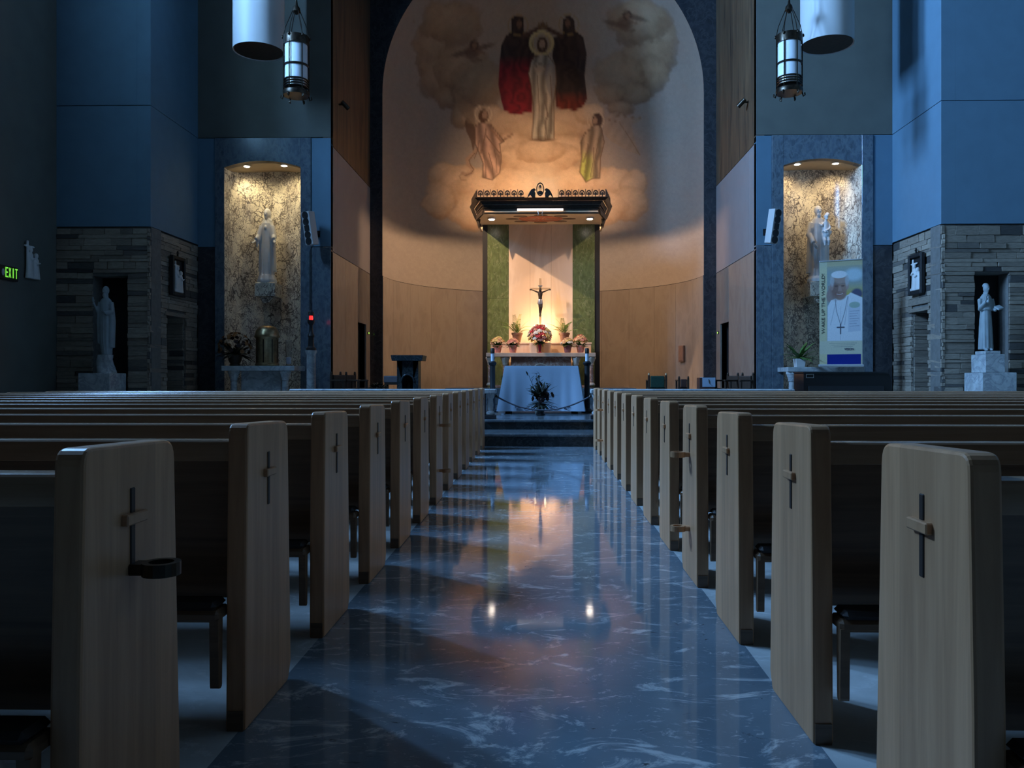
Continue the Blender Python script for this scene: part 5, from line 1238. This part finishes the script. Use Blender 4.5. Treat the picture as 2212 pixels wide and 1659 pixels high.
# -- framed reliefs (stations) on the pier walls and the outer left wall
def station(loc, rz, w_, h, label, framed=True, seed=0):
    r = random.Random(seed); t = thing('wall_relief', label, 'relief', loc, rz)
    if framed:
        for (x0, x1, z0, z1) in ((-w_, -w_ + .07, 0, h), (w_ - .07, w_, 0, h), (-w_ + .07, w_ - .07, 0, .08), (-w_ + .07, w_ - .07, h - .08, h)): MB().box(x0, x1, -.09, 0, z0, z1, .008).build('frame_bar', M['black'], t)
        MB().box(-.012, .012, -.06, -.03, h, h + .13).box(-.04, .04, -.06, -.03, h + .07, h + .095).build('frame_cross', M['black'], t)
        MB().box(-w_ + .06, w_ - .06, -.02, 0, .06, h - .06).build('backing', M['black'], t)
    q = 1.15 if framed else 1.2; mb = MB(); b = .085 if framed else 0; hh = h - 2 * b
    for (x, k, ph) in ((-.05 * q, .80, 0), (.10 * q, .66, 1.0)):
        mb.loft(rings_of([(b, .11 * q, .06, x, -.05), (b + hh * .3 * k, .09 * q, .055, x, -.05), (b + hh * .6 * k, .08 * q, .05, x, -.05), (b + hh * .78 * k, .075 * q, .045, x, -.05), (b + hh * .86 * k, .03, .03, x, -.05)], 20, .1, 7, ph)); mb.ell((x, -.06, b + hh * .93 * k), (.05, .05, .062), 10, 8)
        mb.tube([(x - .06, -.06, b + hh * .74 * k), (x - .02, -.12, b + hh * .6 * k), (x + .06, -.12, b + hh * .66 * k)], [.028, .025, .016], 8)
    mb.box(-w_ * .68, w_ * .68, -.09, -.01, b, b + .07, .01); mb.box(-.14 * q, -.10 * q, -.07, -.03, b + .1, b + hh * .97); mb.box(-.2 * q, .06 * q, -.07, -.03, b + hh * .8, b + hh * .85)
    o = mb.build('relief_figures', M['ivory'], t); remesh(o, .012)
p = at(378, 640, 18.75); station((-XS + .02, 18.75, p.z), R(90), .33, .92, 'white relief in a black frame on the left stone pier', True, 1)
p = at(1973, 636, 18.6); station((XS - .02, 18.6, p.z), R(-90), .33, .92, 'white relief in a black frame on the right stone pier', True, 2)
p = at(76, 606, 16.9); station((-XW + .01, 16.62, p.z), R(90), .24, .80, 'dim unframed white relief on the outer left wall near the exit sign', False, 3)
# exit sign on the outer left wall
def text_mesh(body, size, ext, font_shear=0):
    cu = bpy.data.curves.new('txt', 'FONT'); cu.body = body; cu.size = size; cu.extrude = ext; cu.align_x = 'CENTER'; cu.align_y = 'CENTER'
    ob = bpy.data.objects.new('txt', cu); C.objects.link(ob); bpy.context.view_layer.update()
    me = bpy.data.meshes.new_from_object(ob.evaluated_get(bpy.context.evaluated_depsgraph_get())); bpy.data.objects.remove(ob); return me
def text_part(name, body, size, ext, m, parent, loc, rot, width=None):
    me = text_mesh(body, size, ext); me.materials.append(M[m]); o = bpy.data.objects.new(name, me); C.objects.link(o); o.parent = parent; o.location = loc; o.rotation_euler = rot
    if width:
        xs = [v.co.x for v in me.vertices]; o.scale = (width / (max(xs) - min(xs)), 1, 1)
    return o
pe = at(27, 595, 16.25); t = thing('exit_sign', 'green glowing EXIT sign on the dark far left wall', 'sign', (-XW, 15.95, pe.z))
MB().box(0, .06, -.34, .24, -.14, .14, .01).build('housing', M['black'], t)
for k, ch in enumerate('EXIT'): text_part('letter', ch, .29, .004, 'exit_green', t, (.066, -.13 + .10 * k, 0), (R(90), 0, R(90)), .068 if ch != 'I' else .022)
MB().ell((.07, -.24, 0), (.02, .04, .07), 10, 8).build('lamp_head', M['white_paint'], t, smooth=True)

# =================================================================== SIDE ALTARS AND WHAT STANDS ON THEM
def side_altar(px0, px1, pyt, pyb, Y, label, cols, panel):
    a, b = at(px0, pyt, Y), at(px1, pyb, Y); xc = (a.x + b.x) / 2; hw_ = (b.x - a.x) / 2; th = a.z - b.z
    t = thing('side_altar', label, 'altar', (xc, Y + .35, 0)); zt_ = a.z
    MB().box(-hw_, hw_, -.35, .5, zt_ - th, zt_, .008).build('slab', M['white_marble'], t)
    MB().box(-hw_ + .05, hw_ - .05, -.28, .45, 0, .12, .006).build('base', M['white_marble'], t)
    for px in cols:
        x = at(px, 820, Y).x - xc; h = zt_ - th
        c_ = MB().lathe([(.08, .22), (.082, h * .5), (.072, h - .24)], x, -.2, n=16).build('column', M['white_marble'], t, smooth=40)
        MB().lathe([(.13, .12), (.13, .16), (.10, .2), (.08, .22)], x, -.2, n=16).build('column_base', M['white_marble'], c_, smooth=40)
        MB().lathe([(.072, h - .24), (.09, h - .22), (.085, h - .19), (.13, h - .06), (.14, h - .05), (.14, h)], x, -.2, n=12).build('capital', M['white_marble'], c_, smooth=30)
    q0, q1 = at(panel[0], 820, Y).x - xc, at(panel[1], 820, Y).x - xc; MB().box(q0, q1, -.12, .35, .12, zt_ - th, .008).build('panel', M['white_marble'], t)
    return zt_
YL = 19.1
zL = side_altar(478, 636, 790, 801, YL, 'small veined marble altar below the left statue niche', (500, 612), (513, 600))
zR = side_altar(1702, 1868, 793, 803, YL, 'small veined marble altar below the right statue niche', (1715, 1852), (1740, 1830))
# metal vessel (drum with domed lid)
pv = at(577, 790, YL + .35); r_ = (at(602, 750, YL + .35).x - at(552, 750, YL + .35).x) / 2; hv = at(577, 702, YL + .35).z - zL
t = thing('metal_vessel', 'shiny bronze drum-shaped vessel with a domed lid on the left side altar', 'vessel', (pv.x, YL + .35, zL))
MB().lathe([(r_ * .95, 0), (r_, .015), (r_, .05), (r_ * .93, .07), (r_ * .93, hv * .66), (r_, hv * .69)], n=28).build('drum', M['brass'], t, smooth=40)
MB().lathe([(r_ * 1.05, hv * .69), (r_ * 1.08, hv * .72), (r_ * 1.02, hv * .76), (r_ * .95, hv * .85), (r_ * .75, hv * .94), (r_ * .4, hv * .985), (.02, hv)], n=28).build('lid', M['brass'], t, smooth=40)
for k in range(8):
    a_ = 2 * PI * k / 8; MB().box(-.012, .012, -.006, .006, .08, hv * .64, 0, Matrix.Rotation(a_, 4, 'Z') @ Matrix.Translation((0, -r_ * .93, 0))).build('rib', M['bronze'], t)
# autumn flowers
pf = at(506, 790, YL + .25); r = random.Random(31); t = thing('flower_basket', 'dark basket of rust and gold flowers on the left side altar', 'flowers', (pf.x, YL + .3, zL))
MB().lathe(vase_profile(.26, .13, .2, .2), n=18).build('basket', M['dark_wood'], t, smooth=40); mb = MB()
for k in range(70):
    d = rdir(r, -.3, 1); leaf_mesh(mb, (d.x * .08, d.y * .08, .28), d, (0, 0, 1), r.uniform(.3, .5), .09, .25, 3)
mb.build('foliage', M['leaf_dark'], t)
for k in range(46):
    d = rdir(r, -.15, 1); put_bloom(t, r.choice(['petal_rust', 'petal_rust', 'petal_wine', 'petal_wine', 'petal_rust']), .05, Vector((0, 0, .38)) + Vector((d.x * .40, d.y * .28, d.z * .42)), d)
# tall glass on the left altar
pg = at(628, 790, YL + .3); t = thing('glass_vase', 'tall clear glass at the right end of the left side altar', 'glass', (pg.x - .05, YL + .3, zL))
MB().lathe([(.07, 0), (.075, .01), (.06, .03), (.075, .5), (.08, .62), (.074, .62), (.068, .5), (.05, .05), (.004, .04)], n=20).build('glass', M['clear_glass'], t, smooth=40); MB().lathe([(.05, .045), (.058, .2)], n=16).build('candle', M['wax'], t, smooth=40)
# planter on the right altar
pp = at(1727, 793, YL + .2); r = random.Random(41); t = thing('potted_plant', 'dark leafy plant in a white square pot on the right side altar', 'potted plant', (pp.x, YL + .2, zR))
MB().prism([(-.10, 0), (.10, 0), (.12, .2), (-.12, .2)], 'y', -.11, .11).build('pot', M['white_paint'], t, bevel=.01)
for k in range(26):
    o = MB(); d = rdir(r, .15, 1); ln = r.uniform(.35, .6); leaf_mesh(o, (0, 0, .2), d, (0, 0, 1), ln, .10, .35, 4); o.build('leaf', M['leaf'], t, fixn=False)
# roll-up banner
YBn = 18.95; q = [at(px, py, YBn) for px, py in ((1770, 788), (1863, 786), (1770, 565), (1864, 558))]; xb0, xb1 = q[0].x, q[1].x; xc = (xb0 + xb1) / 2; zb0 = zR; hB = (q[2].z + q[3].z) / 2 - zb0; wB = xb1 - xb0
t = thing('banner', 'upright banner of a waving man in white, standing on the right side altar', 'banner', (xc, YBn, zb0), 0)
NX, NY = 150, 300; U, W = np.meshgrid(np.linspace(0, 1, NX), np.linspace(0, 1, NY)); tilt_ = .0
vs_ = np.stack([(U.ravel() - .5) * wB, np.zeros(NX * NY), .06 + W.ravel() * (hB - .08)], 1); vs_[:, 2] += (U.ravel() - .5) * .06 * W.ravel()
fs = [(j * NX + i, j * NX + i + 1, (j + 1) * NX + i + 1, (j + 1) * NX + i) for j in range(NY - 1) for i in range(NX - 1)]
o = MB().add(vs_.tolist(), fs).build('printed_sheet', M['paint'], t, fixn=False)
zx = 738 + U.ravel() * (1022 - 738); zy = 1436 - W.ravel() * (1436 - 768); colour_mesh(o, paint_banner(zx, zy))
MB().box(-wB / 2 - .02, wB / 2 + .02, -.05, .06, 0, .06, .012).build('base_cassette', M['white_paint'], t)
MB().box(-wB / 2 - .005, wB / 2 + .005, -.012, .012, -.012, .012, .004, Matrix.Translation((0, 0, hB - .01)) @ Matrix.Rotation(-math.atan(.06 / wB), 4, 'Y')).build('top_bar', M['white_paint'], t)
MB().tube([(0, .03, .05), (0, .03, hB - .02)], .012, 8).build('support_pole', M['silver'], t)
def bxz(zx_, zy_): return ((zx_ - 738) / 284 - .5) * wB, .06 + (1436 - zy_) / 668 * (hB - .08)
x, z = bxz(763, 1043); me_len = 385 / 668 * (hB - .08)
text_part('lettering', 'WAKE UP THE WORLD!', .105, .001, 'ink', t, (x, -.006, z), (R(90), R(-90), 0), me_len)
x, z = bxz(934, 1338); text_part('logo_lettering', 'VISION', .075, .001, 'ink_navy', t, (x, -.006, z), (R(90), 0, 0), .22)
# vigil lamp on a marble column
YV = 19.2; pv = at(672, 838, YV); zt_ = at(672, 757, YV).z; zl = at(672, 685, YV).z
t = thing('sanctuary_lamp', 'tall dark lamp stand with a small red light on a marble column', 'lamp', (pv.x, YV, 0))
MB().lathe([(.20, 0), (.2, .1), (.14, .16), (.11, .2), (.105, zt_ - .1), (.13, zt_ - .06), (.14, zt_)], n=20).build('column', M['white_marble'], t, smooth=40)
MB().lathe([(.11, zt_), (.12, zt_ + .05), (.07, zt_ + .1), (.06, zt_ + .3), (.085, zt_ + .35), (.05, zt_ + .42), (.04, zl - .2), (.08, zl - .14), (.085, zl - .07)], n=16).build('stem', M['black'], t, smooth=40)
MB().lathe([(.042, zl - .07), (.046, zl - .02), (.04, zl + .03)], n=16).build('red_glass', M['red_lamp'], t, smooth=40)
MB().lathe([(.05, zl + .03), (.07, zl + .05), (.065, zl + .12), (.02, zl + .16), (.005, zl + .16)], n=16).build('cap', M['black'], t, smooth=40)

# =================================================================== LOUDSPEAKERS
def speaker(px, py0, py1, s, label, cable=None):
    Y = YN - .36; a, b = at(px, py0, Y), at(px, py1, Y); h = a.z - b.z; t = thing('loudspeaker', label, 'loudspeaker', (a.x, Y, b.z))
    Mx = Matrix.Rotation(s * .07, 4, 'Y') @ Matrix.Rotation(s * .45, 4, 'Z') @ Matrix.Rotation(R(6), 4, 'X')
    MB().box(-.12, .12, -.10, .12, 0, h, .015, Mx).build('cabinet', M['white_paint'], t)
    for k in range(5):
        zc = h * (.11 + .195 * k)
        if k == 2: MB().box(-.075, .075, -.112, -.098, zc - .07, zc + .07, .01, Mx).build('tweeter', M['black'], t)
        else: MB().lathe([(.088, 0), (.09, .012), (.07, .010), (.03, .001), (.001, .004)], n=20, M=Mx @ Matrix.Translation((0, -.10, zc)) @ Matrix.Rotation(R(90), 4, 'X')).build('driver', M['black'], t, smooth=40)
    MB().tube([(s * -.02, .10, h * .4), (s * -.08, .2, h * .42), (s * -.06, .32, h * .40)], .018, 8).box(s * -.06 - .05, s * -.06 + .05, .30, .325, h * .3, h * .5).build('wall_bracket', M['black'], t)
    if cable:
        c0 = at(cable[0], cable[1], YN - .02); MB().tube([(0, .12, .02), (c0.x - a.x, .315, -.1), (c0.x - a.x, .315, at(px, cable[2], YN).z - b.z)], .008, 6).build('cable', M['black'], t)
speaker(674, 458, 529, -1, 'white column loudspeaker with black drivers beside the left niche', (670, 540, 700))
speaker(1666, 453, 526, 1, 'white column loudspeaker with black drivers beside the right niche')

# =================================================================== HANGING LANTERNS AND CYLINDERS
def lantern(px, pyt, pyb, Y, label, rot):
    a, b = at(px, pyt, Y), at(px, pyb, Y); h = a.z - b.z; t = thing('hanging_lantern', label, 'lantern', (a.x, Y, b.z), rot)
    r = 26.5 / 1750 * Y * 1.0
    zg0, zg1 = h * .30, h * .87
    def ringband(z0, z1, rr, th, nm, m='bronze'): return MB().lathe([(rr - th, z0), (rr, z0), (rr + .008, (z0 + z1) / 2), (rr, z1), (rr - th, z1), (rr - th, z0 + .001)], n=28).build(nm, M[m], t, smooth=40)
    MB().lathe([(r * .9, zg0), (r * .9, zg1), (r * .86, zg1), (r * .86, zg0)], n=28).build('glass_shade', M['opal'], t, smooth=40)
    ringband(zg1 - .01, h, r * 1.02, .05, 'top_ring'); ringband(h * .52, h * .55, r * .98, .02, 'middle_ring')
    for k in range(4): ringband(h * (.18 + .04 * k), h * (.195 + .04 * k), r * .97, .018, 'lower_ring')
    ringband(h * .06, h * .13, r * 1.04, .05, 'bottom_ring')
    MB().lathe([(.004, h * .17), (r * .5, h * .16), (r * .85, h * .2), (r * .86, h * .3), (r * .8, h * .3)], n=24).build('inner_pan', M['silver'], t, smooth=40)
    for k in range(6):
        a_ = 2 * PI * k / 6; x, y = r * 1.0 * math.cos(a_), r * 1.0 * math.sin(a_)
        bar = MB().tube([(x, y, h * .05), (x, y, h)], .013, 6).build('upright', M['bronze'], t)
        MB().tube([(x, y, h * .06), (x * 1.1, y * 1.1, h * .0), (x * 1.22, y * 1.22, h * .02), (x * 1.2, y * 1.2, h * .06)], .014, 6).build('scroll_foot', M['bronze'], bar, smooth=True)
        MB().ell((x * 1.08, y * 1.08, h * .98), (.025, .025, .04), 8, 6).build('finial', M['bronze'], bar, smooth=True)
        MB().tube([(x, y, h), (x * .85, y * .85, h * 1.15), (x * .28, y * .28, h * 1.42)], .009, 6).build('chain', M['bronze'], t)
    MB().lathe([(.03, h * 1.36), (.09, h * 1.40), (.08, h * 1.46), (.035, h * 1.5), (.02, h * 1.58)], n=14).build('hub', M['bronze'], t, smooth=40)
    MB().tube([(0, 0, h * 1.5), (0, 0, ZC - b.z)], .016, 8).build('rod', M['bronze'], t)
    MB().lathe([(.12, ZC - b.z - .06), (.12, ZC - b.z)], n=16).build('ceiling_plate', M['bronze'], t)
lantern(640, 80, 216, 17.6, 'black-ringed lantern with white glass hanging on the left', R(14))
lantern(1705, 76, 210, 17.6, 'black-ringed lantern with white glass hanging on the right', R(-10))
for (p0, p1, pyb, wd_) in ((506, 612, 112, 'left'), (1731, 1842, 98, 'right')):
    Y = 18.3; a, b = at(p0, pyb, Y), at(p1, pyb, Y); rr = (b.x - a.x) / 2
    t = thing('hanging_cylinder', 'large plain white cylinder hanging from the ceiling on the %s' % wd_, 'cylinder', ((a.x + b.x) / 2, Y, a.z))
    MB().lathe([(rr * .95, .03), (rr, .0), (rr, ZC - a.z), (rr * .95, ZC - a.z)], n=48).build('drum', M['white_paint'], t, smooth=40)
    MB().lathe([(.001, .010), (rr * .945, .010), (rr * .945, .029)], n=40).build('underside', M['dark_bronze'], t)

# =================================================================== SANCTUARY FURNITURE
def lectern():
    Y = 17.3; a, b = at(849, 768, Y), at(918, 838, Y); xc = (a.x + b.x) / 2; z0 = .365; h = a.z - z0; w_ = (b.x - a.x) / 2
    t = thing('lectern', 'dark green-black marble lectern with an arched front on the left', 'lectern', (xc, Y, z0))
    MB().prism([(-w_, h), (w_, h), (w_ * .93, h - .12), (-w_ * .93, h - .12)], 'y', -.28, .28).build('top', M['step_marble'], t, bevel=.006)
    MB().box(-w_ * .72, w_ * .72, -.2, .22, 0, .1, .006).build('base', M['step_marble'], t)
    n = 12; ar = [(w_ * .34 * math.cos(PI * k / n), h * .52 + w_ * .40 * math.sin(PI * k / n)) for k in range(n + 1)]
    bw = w_ * .66; mb = MB(); mb.box(-bw, -w_ * .34, -.18, .2, .1, h * .52); mb.box(w_ * .34, bw, -.18, .2, .1, h * .52)
    for p, q in zip(ar[:-1], ar[1:]): mb.prism([p, q, (q[0] * bw / (w_ * .34), h - .12), (p[0] * bw / (w_ * .34), h - .12)], 'y', -.18, .2)
    mb.box(-bw, -w_ * .34, -.18, .2, h * .52, h - .12); mb.box(w_ * .34, bw, -.18, .2, h * .52, h - .12); mb.build('body', M['step_marble'], t)
    MB().box(-w_ * .4, w_ * .4, .1, .15, .1, h * .85).build('recess_back', M['void'], t); 
    MB().tube([(w_ * .40 * math.cos(x), -.19, h * .52 + w_ * .46 * math.sin(x)) for x in np.linspace(0, PI, 16)], .018, 6).build('arch_moulding', M['step_marble'], t, smooth=True)
    MB().lathe([(.05, .1), (.06, .3), (.03, .5), (.045, .56), (.005, .62)], 0, -.02, n=12).build('figurine', M['dark_bronze'], t, smooth=True)
lectern()
def chair(px, pyb, pyt, Y, rz, w_, m, label, fin='gold', z0=.365, group=None):
    p = at(px, pyb, Y); h = at(px, pyt, Y).z - z0; t = thing('sanctuary_chair', label, 'chair', (p.x, Y, z0), rz, group); hw_ = w_ / 2
    MB().box(-hw_ + .04, hw_ - .04, .15, .235, .45, h - .075, .02).build('backrest', M[m], t)
    MB().box(-hw_, hw_, -.25, .2, .38, .46, .025).build('seat', M[m], t)
    for s in (-1, 1):
        lg = MB().box(s * hw_ - .025, s * hw_ + .025, .17, .22, 0, h - .06, .006).build('back_post', M['dark_wood'], t)
        MB().lathe([(.02, h - .06), (.035, h - .045), (.018, h - .03), (.03, h - .012), (.012, h), (.002, h + .004)], s * hw_, .195, n=12).build('finial', M[fin], lg, smooth=True)
        MB().box(s * hw_ - .025, s * hw_ + .025, -.25, -.20, 0, .62, .006).build('leg', M['dark_wood'], t); MB().box(s * hw_ - .03, s * hw_ + .03, -.27, .2, .62, .66, .01).build('armrest', M['dark_wood'], t)
CG = 'dark chairs along the sanctuary walls'
chair(744, 838, 803, 19.0, R(55), .46, 'dark_wood', 'dark high-backed chair, left of the pair by the left sanctuary doorway', 'dark_bronze', group=CG)
chair(763, 838, 803, 19.75, R(55), .46, 'dark_wood', 'dark high-backed chair, right of the pair by the left sanctuary doorway', 'dark_bronze', group=CG)
chair(1576, 838, 805, 19.75, R(-55), .46, 'dark_wood', 'dark high-backed chair, left of the pair by the right sanctuary doorway', 'dark_bronze', group=CG)
chair(1598, 838, 805, 19.0, R(-55), .46, 'dark_wood', 'dark high-backed chair, right of the pair by the right sanctuary doorway', 'dark_bronze', group=CG)
chair(1418, 838, 806, 21.2, R(180), .44, 'green_cloth', 'green upholstered chair with two gold finials right of the high altar')
chair(1474, 838, 813, 21.6, R(180), .24, 'brown_leather', 'narrow brown leather chair between the green chair and the white stand', 'dark_bronze')
# white draped stand with a dark emblem
Y = 19.6; a, b = at(1519, 815, Y), at(1546, 836, Y); t = thing('draped_stand', 'small brown stand with a white cloth and dark feather emblem on the right', 'stand', ((a.x + b.x) / 2 - .02, Y, .365)); w_ = (b.x - a.x) / 2
MB().box(-w_ - .07, w_, .0, .34, 0, a.z - .365 - .01, .008).build('cabinet', M['brown_leather'], t)
cl_ = MB().box(-w_, w_ + .01, -.014, .0, b.z - .365, a.z - .365, .003).box(-w_, w_ + .01, -.014, .3, a.z - .365 - .012, a.z - .365, .003).build('cloth_front', M['cloth'], t); zc = (a.z + b.z) / 2 - .365
mb = MB(); leaf_mesh(mb, (.03, -.018, zc - .05), (-.25, 0, 1), (0, -1, 0), .13, .04, 0, 5); mb.tube([(-.01, -.018, zc + .06), (.03, -.018, zc - .04), (.09, -.018, zc - .09)], .004, 5); mb.build('emblem', M['ink'], cl_)
# brown plaque on the apse marble
lo_, hi_ = 24.7, 29.0
for _ in range(40):
    md = (lo_ + hi_) / 2; q_ = at(1472, 764, md)
    if q_.x ** 2 + (md - YA - .02) ** 2 < (RA - .08) ** 2: lo_ = md
    else: hi_ = md
Y0 = lo_; pq = at(1472, 764, Y0); a_ = math.atan2(Y0 - YA - .02, pq.x)
t = thing('wall_safe', 'small brown metal cupboard set on the right of the curved marble wall', 'cupboard', (pq.x, Y0, pq.z), a_ - PI / 2)
MB().box(-.15, .15, -.03, .05, -.26, .26, .006).build('box', M['terracotta'], t); MB().box(-.12, .12, -.04, -.03, -.23, .23, .004).build('door', M['terracotta'], t)
# dark bush and small bench between the chairs and the lectern
pq = at(818, 838, 19.0); r = random.Random(61); t = thing('dark_shrub', 'rounded dark potted shrub left of the lectern', 'potted plant', (pq.x, 19.0, .365)); MB().lathe(pot_profile(.26, .12, .17), n=18).build('pot', M['black'], t, smooth=40)
mb = MB()
for k in range(220):
    d = rdir(r, -.3, 1); leaf_mesh(mb, Vector((0, 0, .40)) + Vector((d.x * .2, d.y * .2, d.z * .12)), d, (0, 0, 1), r.uniform(.06, .12), .05, .3, 2)
mb.build('foliage', M['leaf_dark'], t)
pq = at(850, 826, 20.2); t = thing('small_bench', 'low grey-topped bench behind the lectern', 'bench', (pq.x, 20.2, .365)); zt_ = at(850, 812, 20.2).z - .365
MB().box(-.22, .22, -.16, .16, zt_ - .17, zt_, .02).build('cushion', plain('grey_seat', (.16, .15, .17), .7), t); MB().box(-.2, .2, -.15, .15, zt_ - .22, zt_ - .17).build('seat_frame', M['dark_wood'], t)
for sx in (-1, 1):
    for sy in (-1, 1): MB().box(sx * .17 - .025, sx * .17 + .025, sy * .12 - .025, sy * .12 + .025, 0, zt_ - .2).build('leg', M['dark_wood'], t)
# black organ console in front of the right side altar
Y = 17.0; a, b = at(1736, 803, Y), at(1930, 848, Y); xc = (a.x + b.x) / 2; w_ = (b.x - a.x) / 2; zt_ = a.z
t = thing('organ_console', 'black organ console in front of the right side altar', 'organ', (xc, Y, 0))
MB().prism(rounded([(-w_, 0), (w_ - .0, 0), (w_ - .02, .62), (w_ - .07, zt_ - .03), (-w_, zt_ - .03)], [0, 0, .05, .10, .02]), 'y', 0, .65).build('case', M['gloss_black'], t, smooth=30)
MB().box(-w_ - .015, w_ - .12, -.03, .68, zt_ - .03, zt_, .01).build('lid', M['gloss_black'], t)
MB().box(-w_ + .1, w_ - .2, -.02, .0, .2, .9, .006).build('back_panel', M['black'], t)
fr = MB(); x0, x1, z0, z1 = -w_ + .05, -w_ + .21, zt_ - .13, zt_ - .05
for q in ((x0, x1, z0, z0 + .008), (x0, x1, z1 - .008, z1), (x0, x0 + .008, z0, z1), (x1 - .008, x1, z0, z1)): fr.box(q[0], q[1], -.006, .002, q[2], q[3])
fr.build('nameplate_frame', M['silver'], t)

# =================================================================== LAMPS HIDDEN IN THE SANCTUARY
def aim(o, tgt): o.rotation_euler = (Vector(tgt) - o.location).to_track_quat('-Z', 'Y').to_euler()
for s, wd_ in ((-1, 'left'), (1, 'right')):
    loc = Vector((s * (XA - .16), 20.75, 8.1))
    t = thing('spotlight', 'small spotlight high on the %s sanctuary wall' % wd_, 'spotlight', loc)
    MB().lathe([(.05, -.1), (.06, 0), (.06, .14), (.055, .14), (.05, .02)], n=16, M=(Vector((-s * 4.4, 4.0, -4.5))).to_track_quat('Z', 'Y').to_matrix().to_4x4()).build('housing', M['bronze'], t, smooth=40)
    MB().box(s * .02, s * .15, -.02, .02, -.02, .02).build('arm', M['bronze'], t)
    l = bpy.data.lights.new('bulb', 'SPOT'); l.energy = SPOT_W[s]; l.color = WARM; l.spot_size = R(44); l.spot_blend = .8; l.shadow_soft_size = .06
    lo = bpy.data.objects.new('bulb', l); C.objects.link(lo); lo.parent = t; lo.location = (-s * .12, .1, -.12); lo.rotation_euler = (Vector((-s * 5.0, 4.2, -5.2))).to_track_quat('-Z', 'Y').to_euler()
    # added lamp, unseen behind the altar, to brighten the foot of the apse
    loc = Vector((s * 2.75, 26.3, .365)); t = thing('floor_uplight', 'added unseen floor lamp washing the %s of the curved apse wall' % wd_, 'floor lamp', loc)
    MB().lathe([(.12, 0), (.13, .02), (.11, .14), (.10, .14), (.08, .05), (.005, .04)], n=16).build('housing', M['black'], t, smooth=40)
    l = bpy.data.lights.new('bulb', 'AREA'); l.shape = 'DISK'; l.size = .2; l.energy = UP_W; l.color = WARM
    lo = bpy.data.objects.new('bulb', l); C.objects.link(lo); lo.parent = t; lo.location = (0, 0, .17); lo.rotation_euler = (R(180 - 20), s * R(-35), 0)
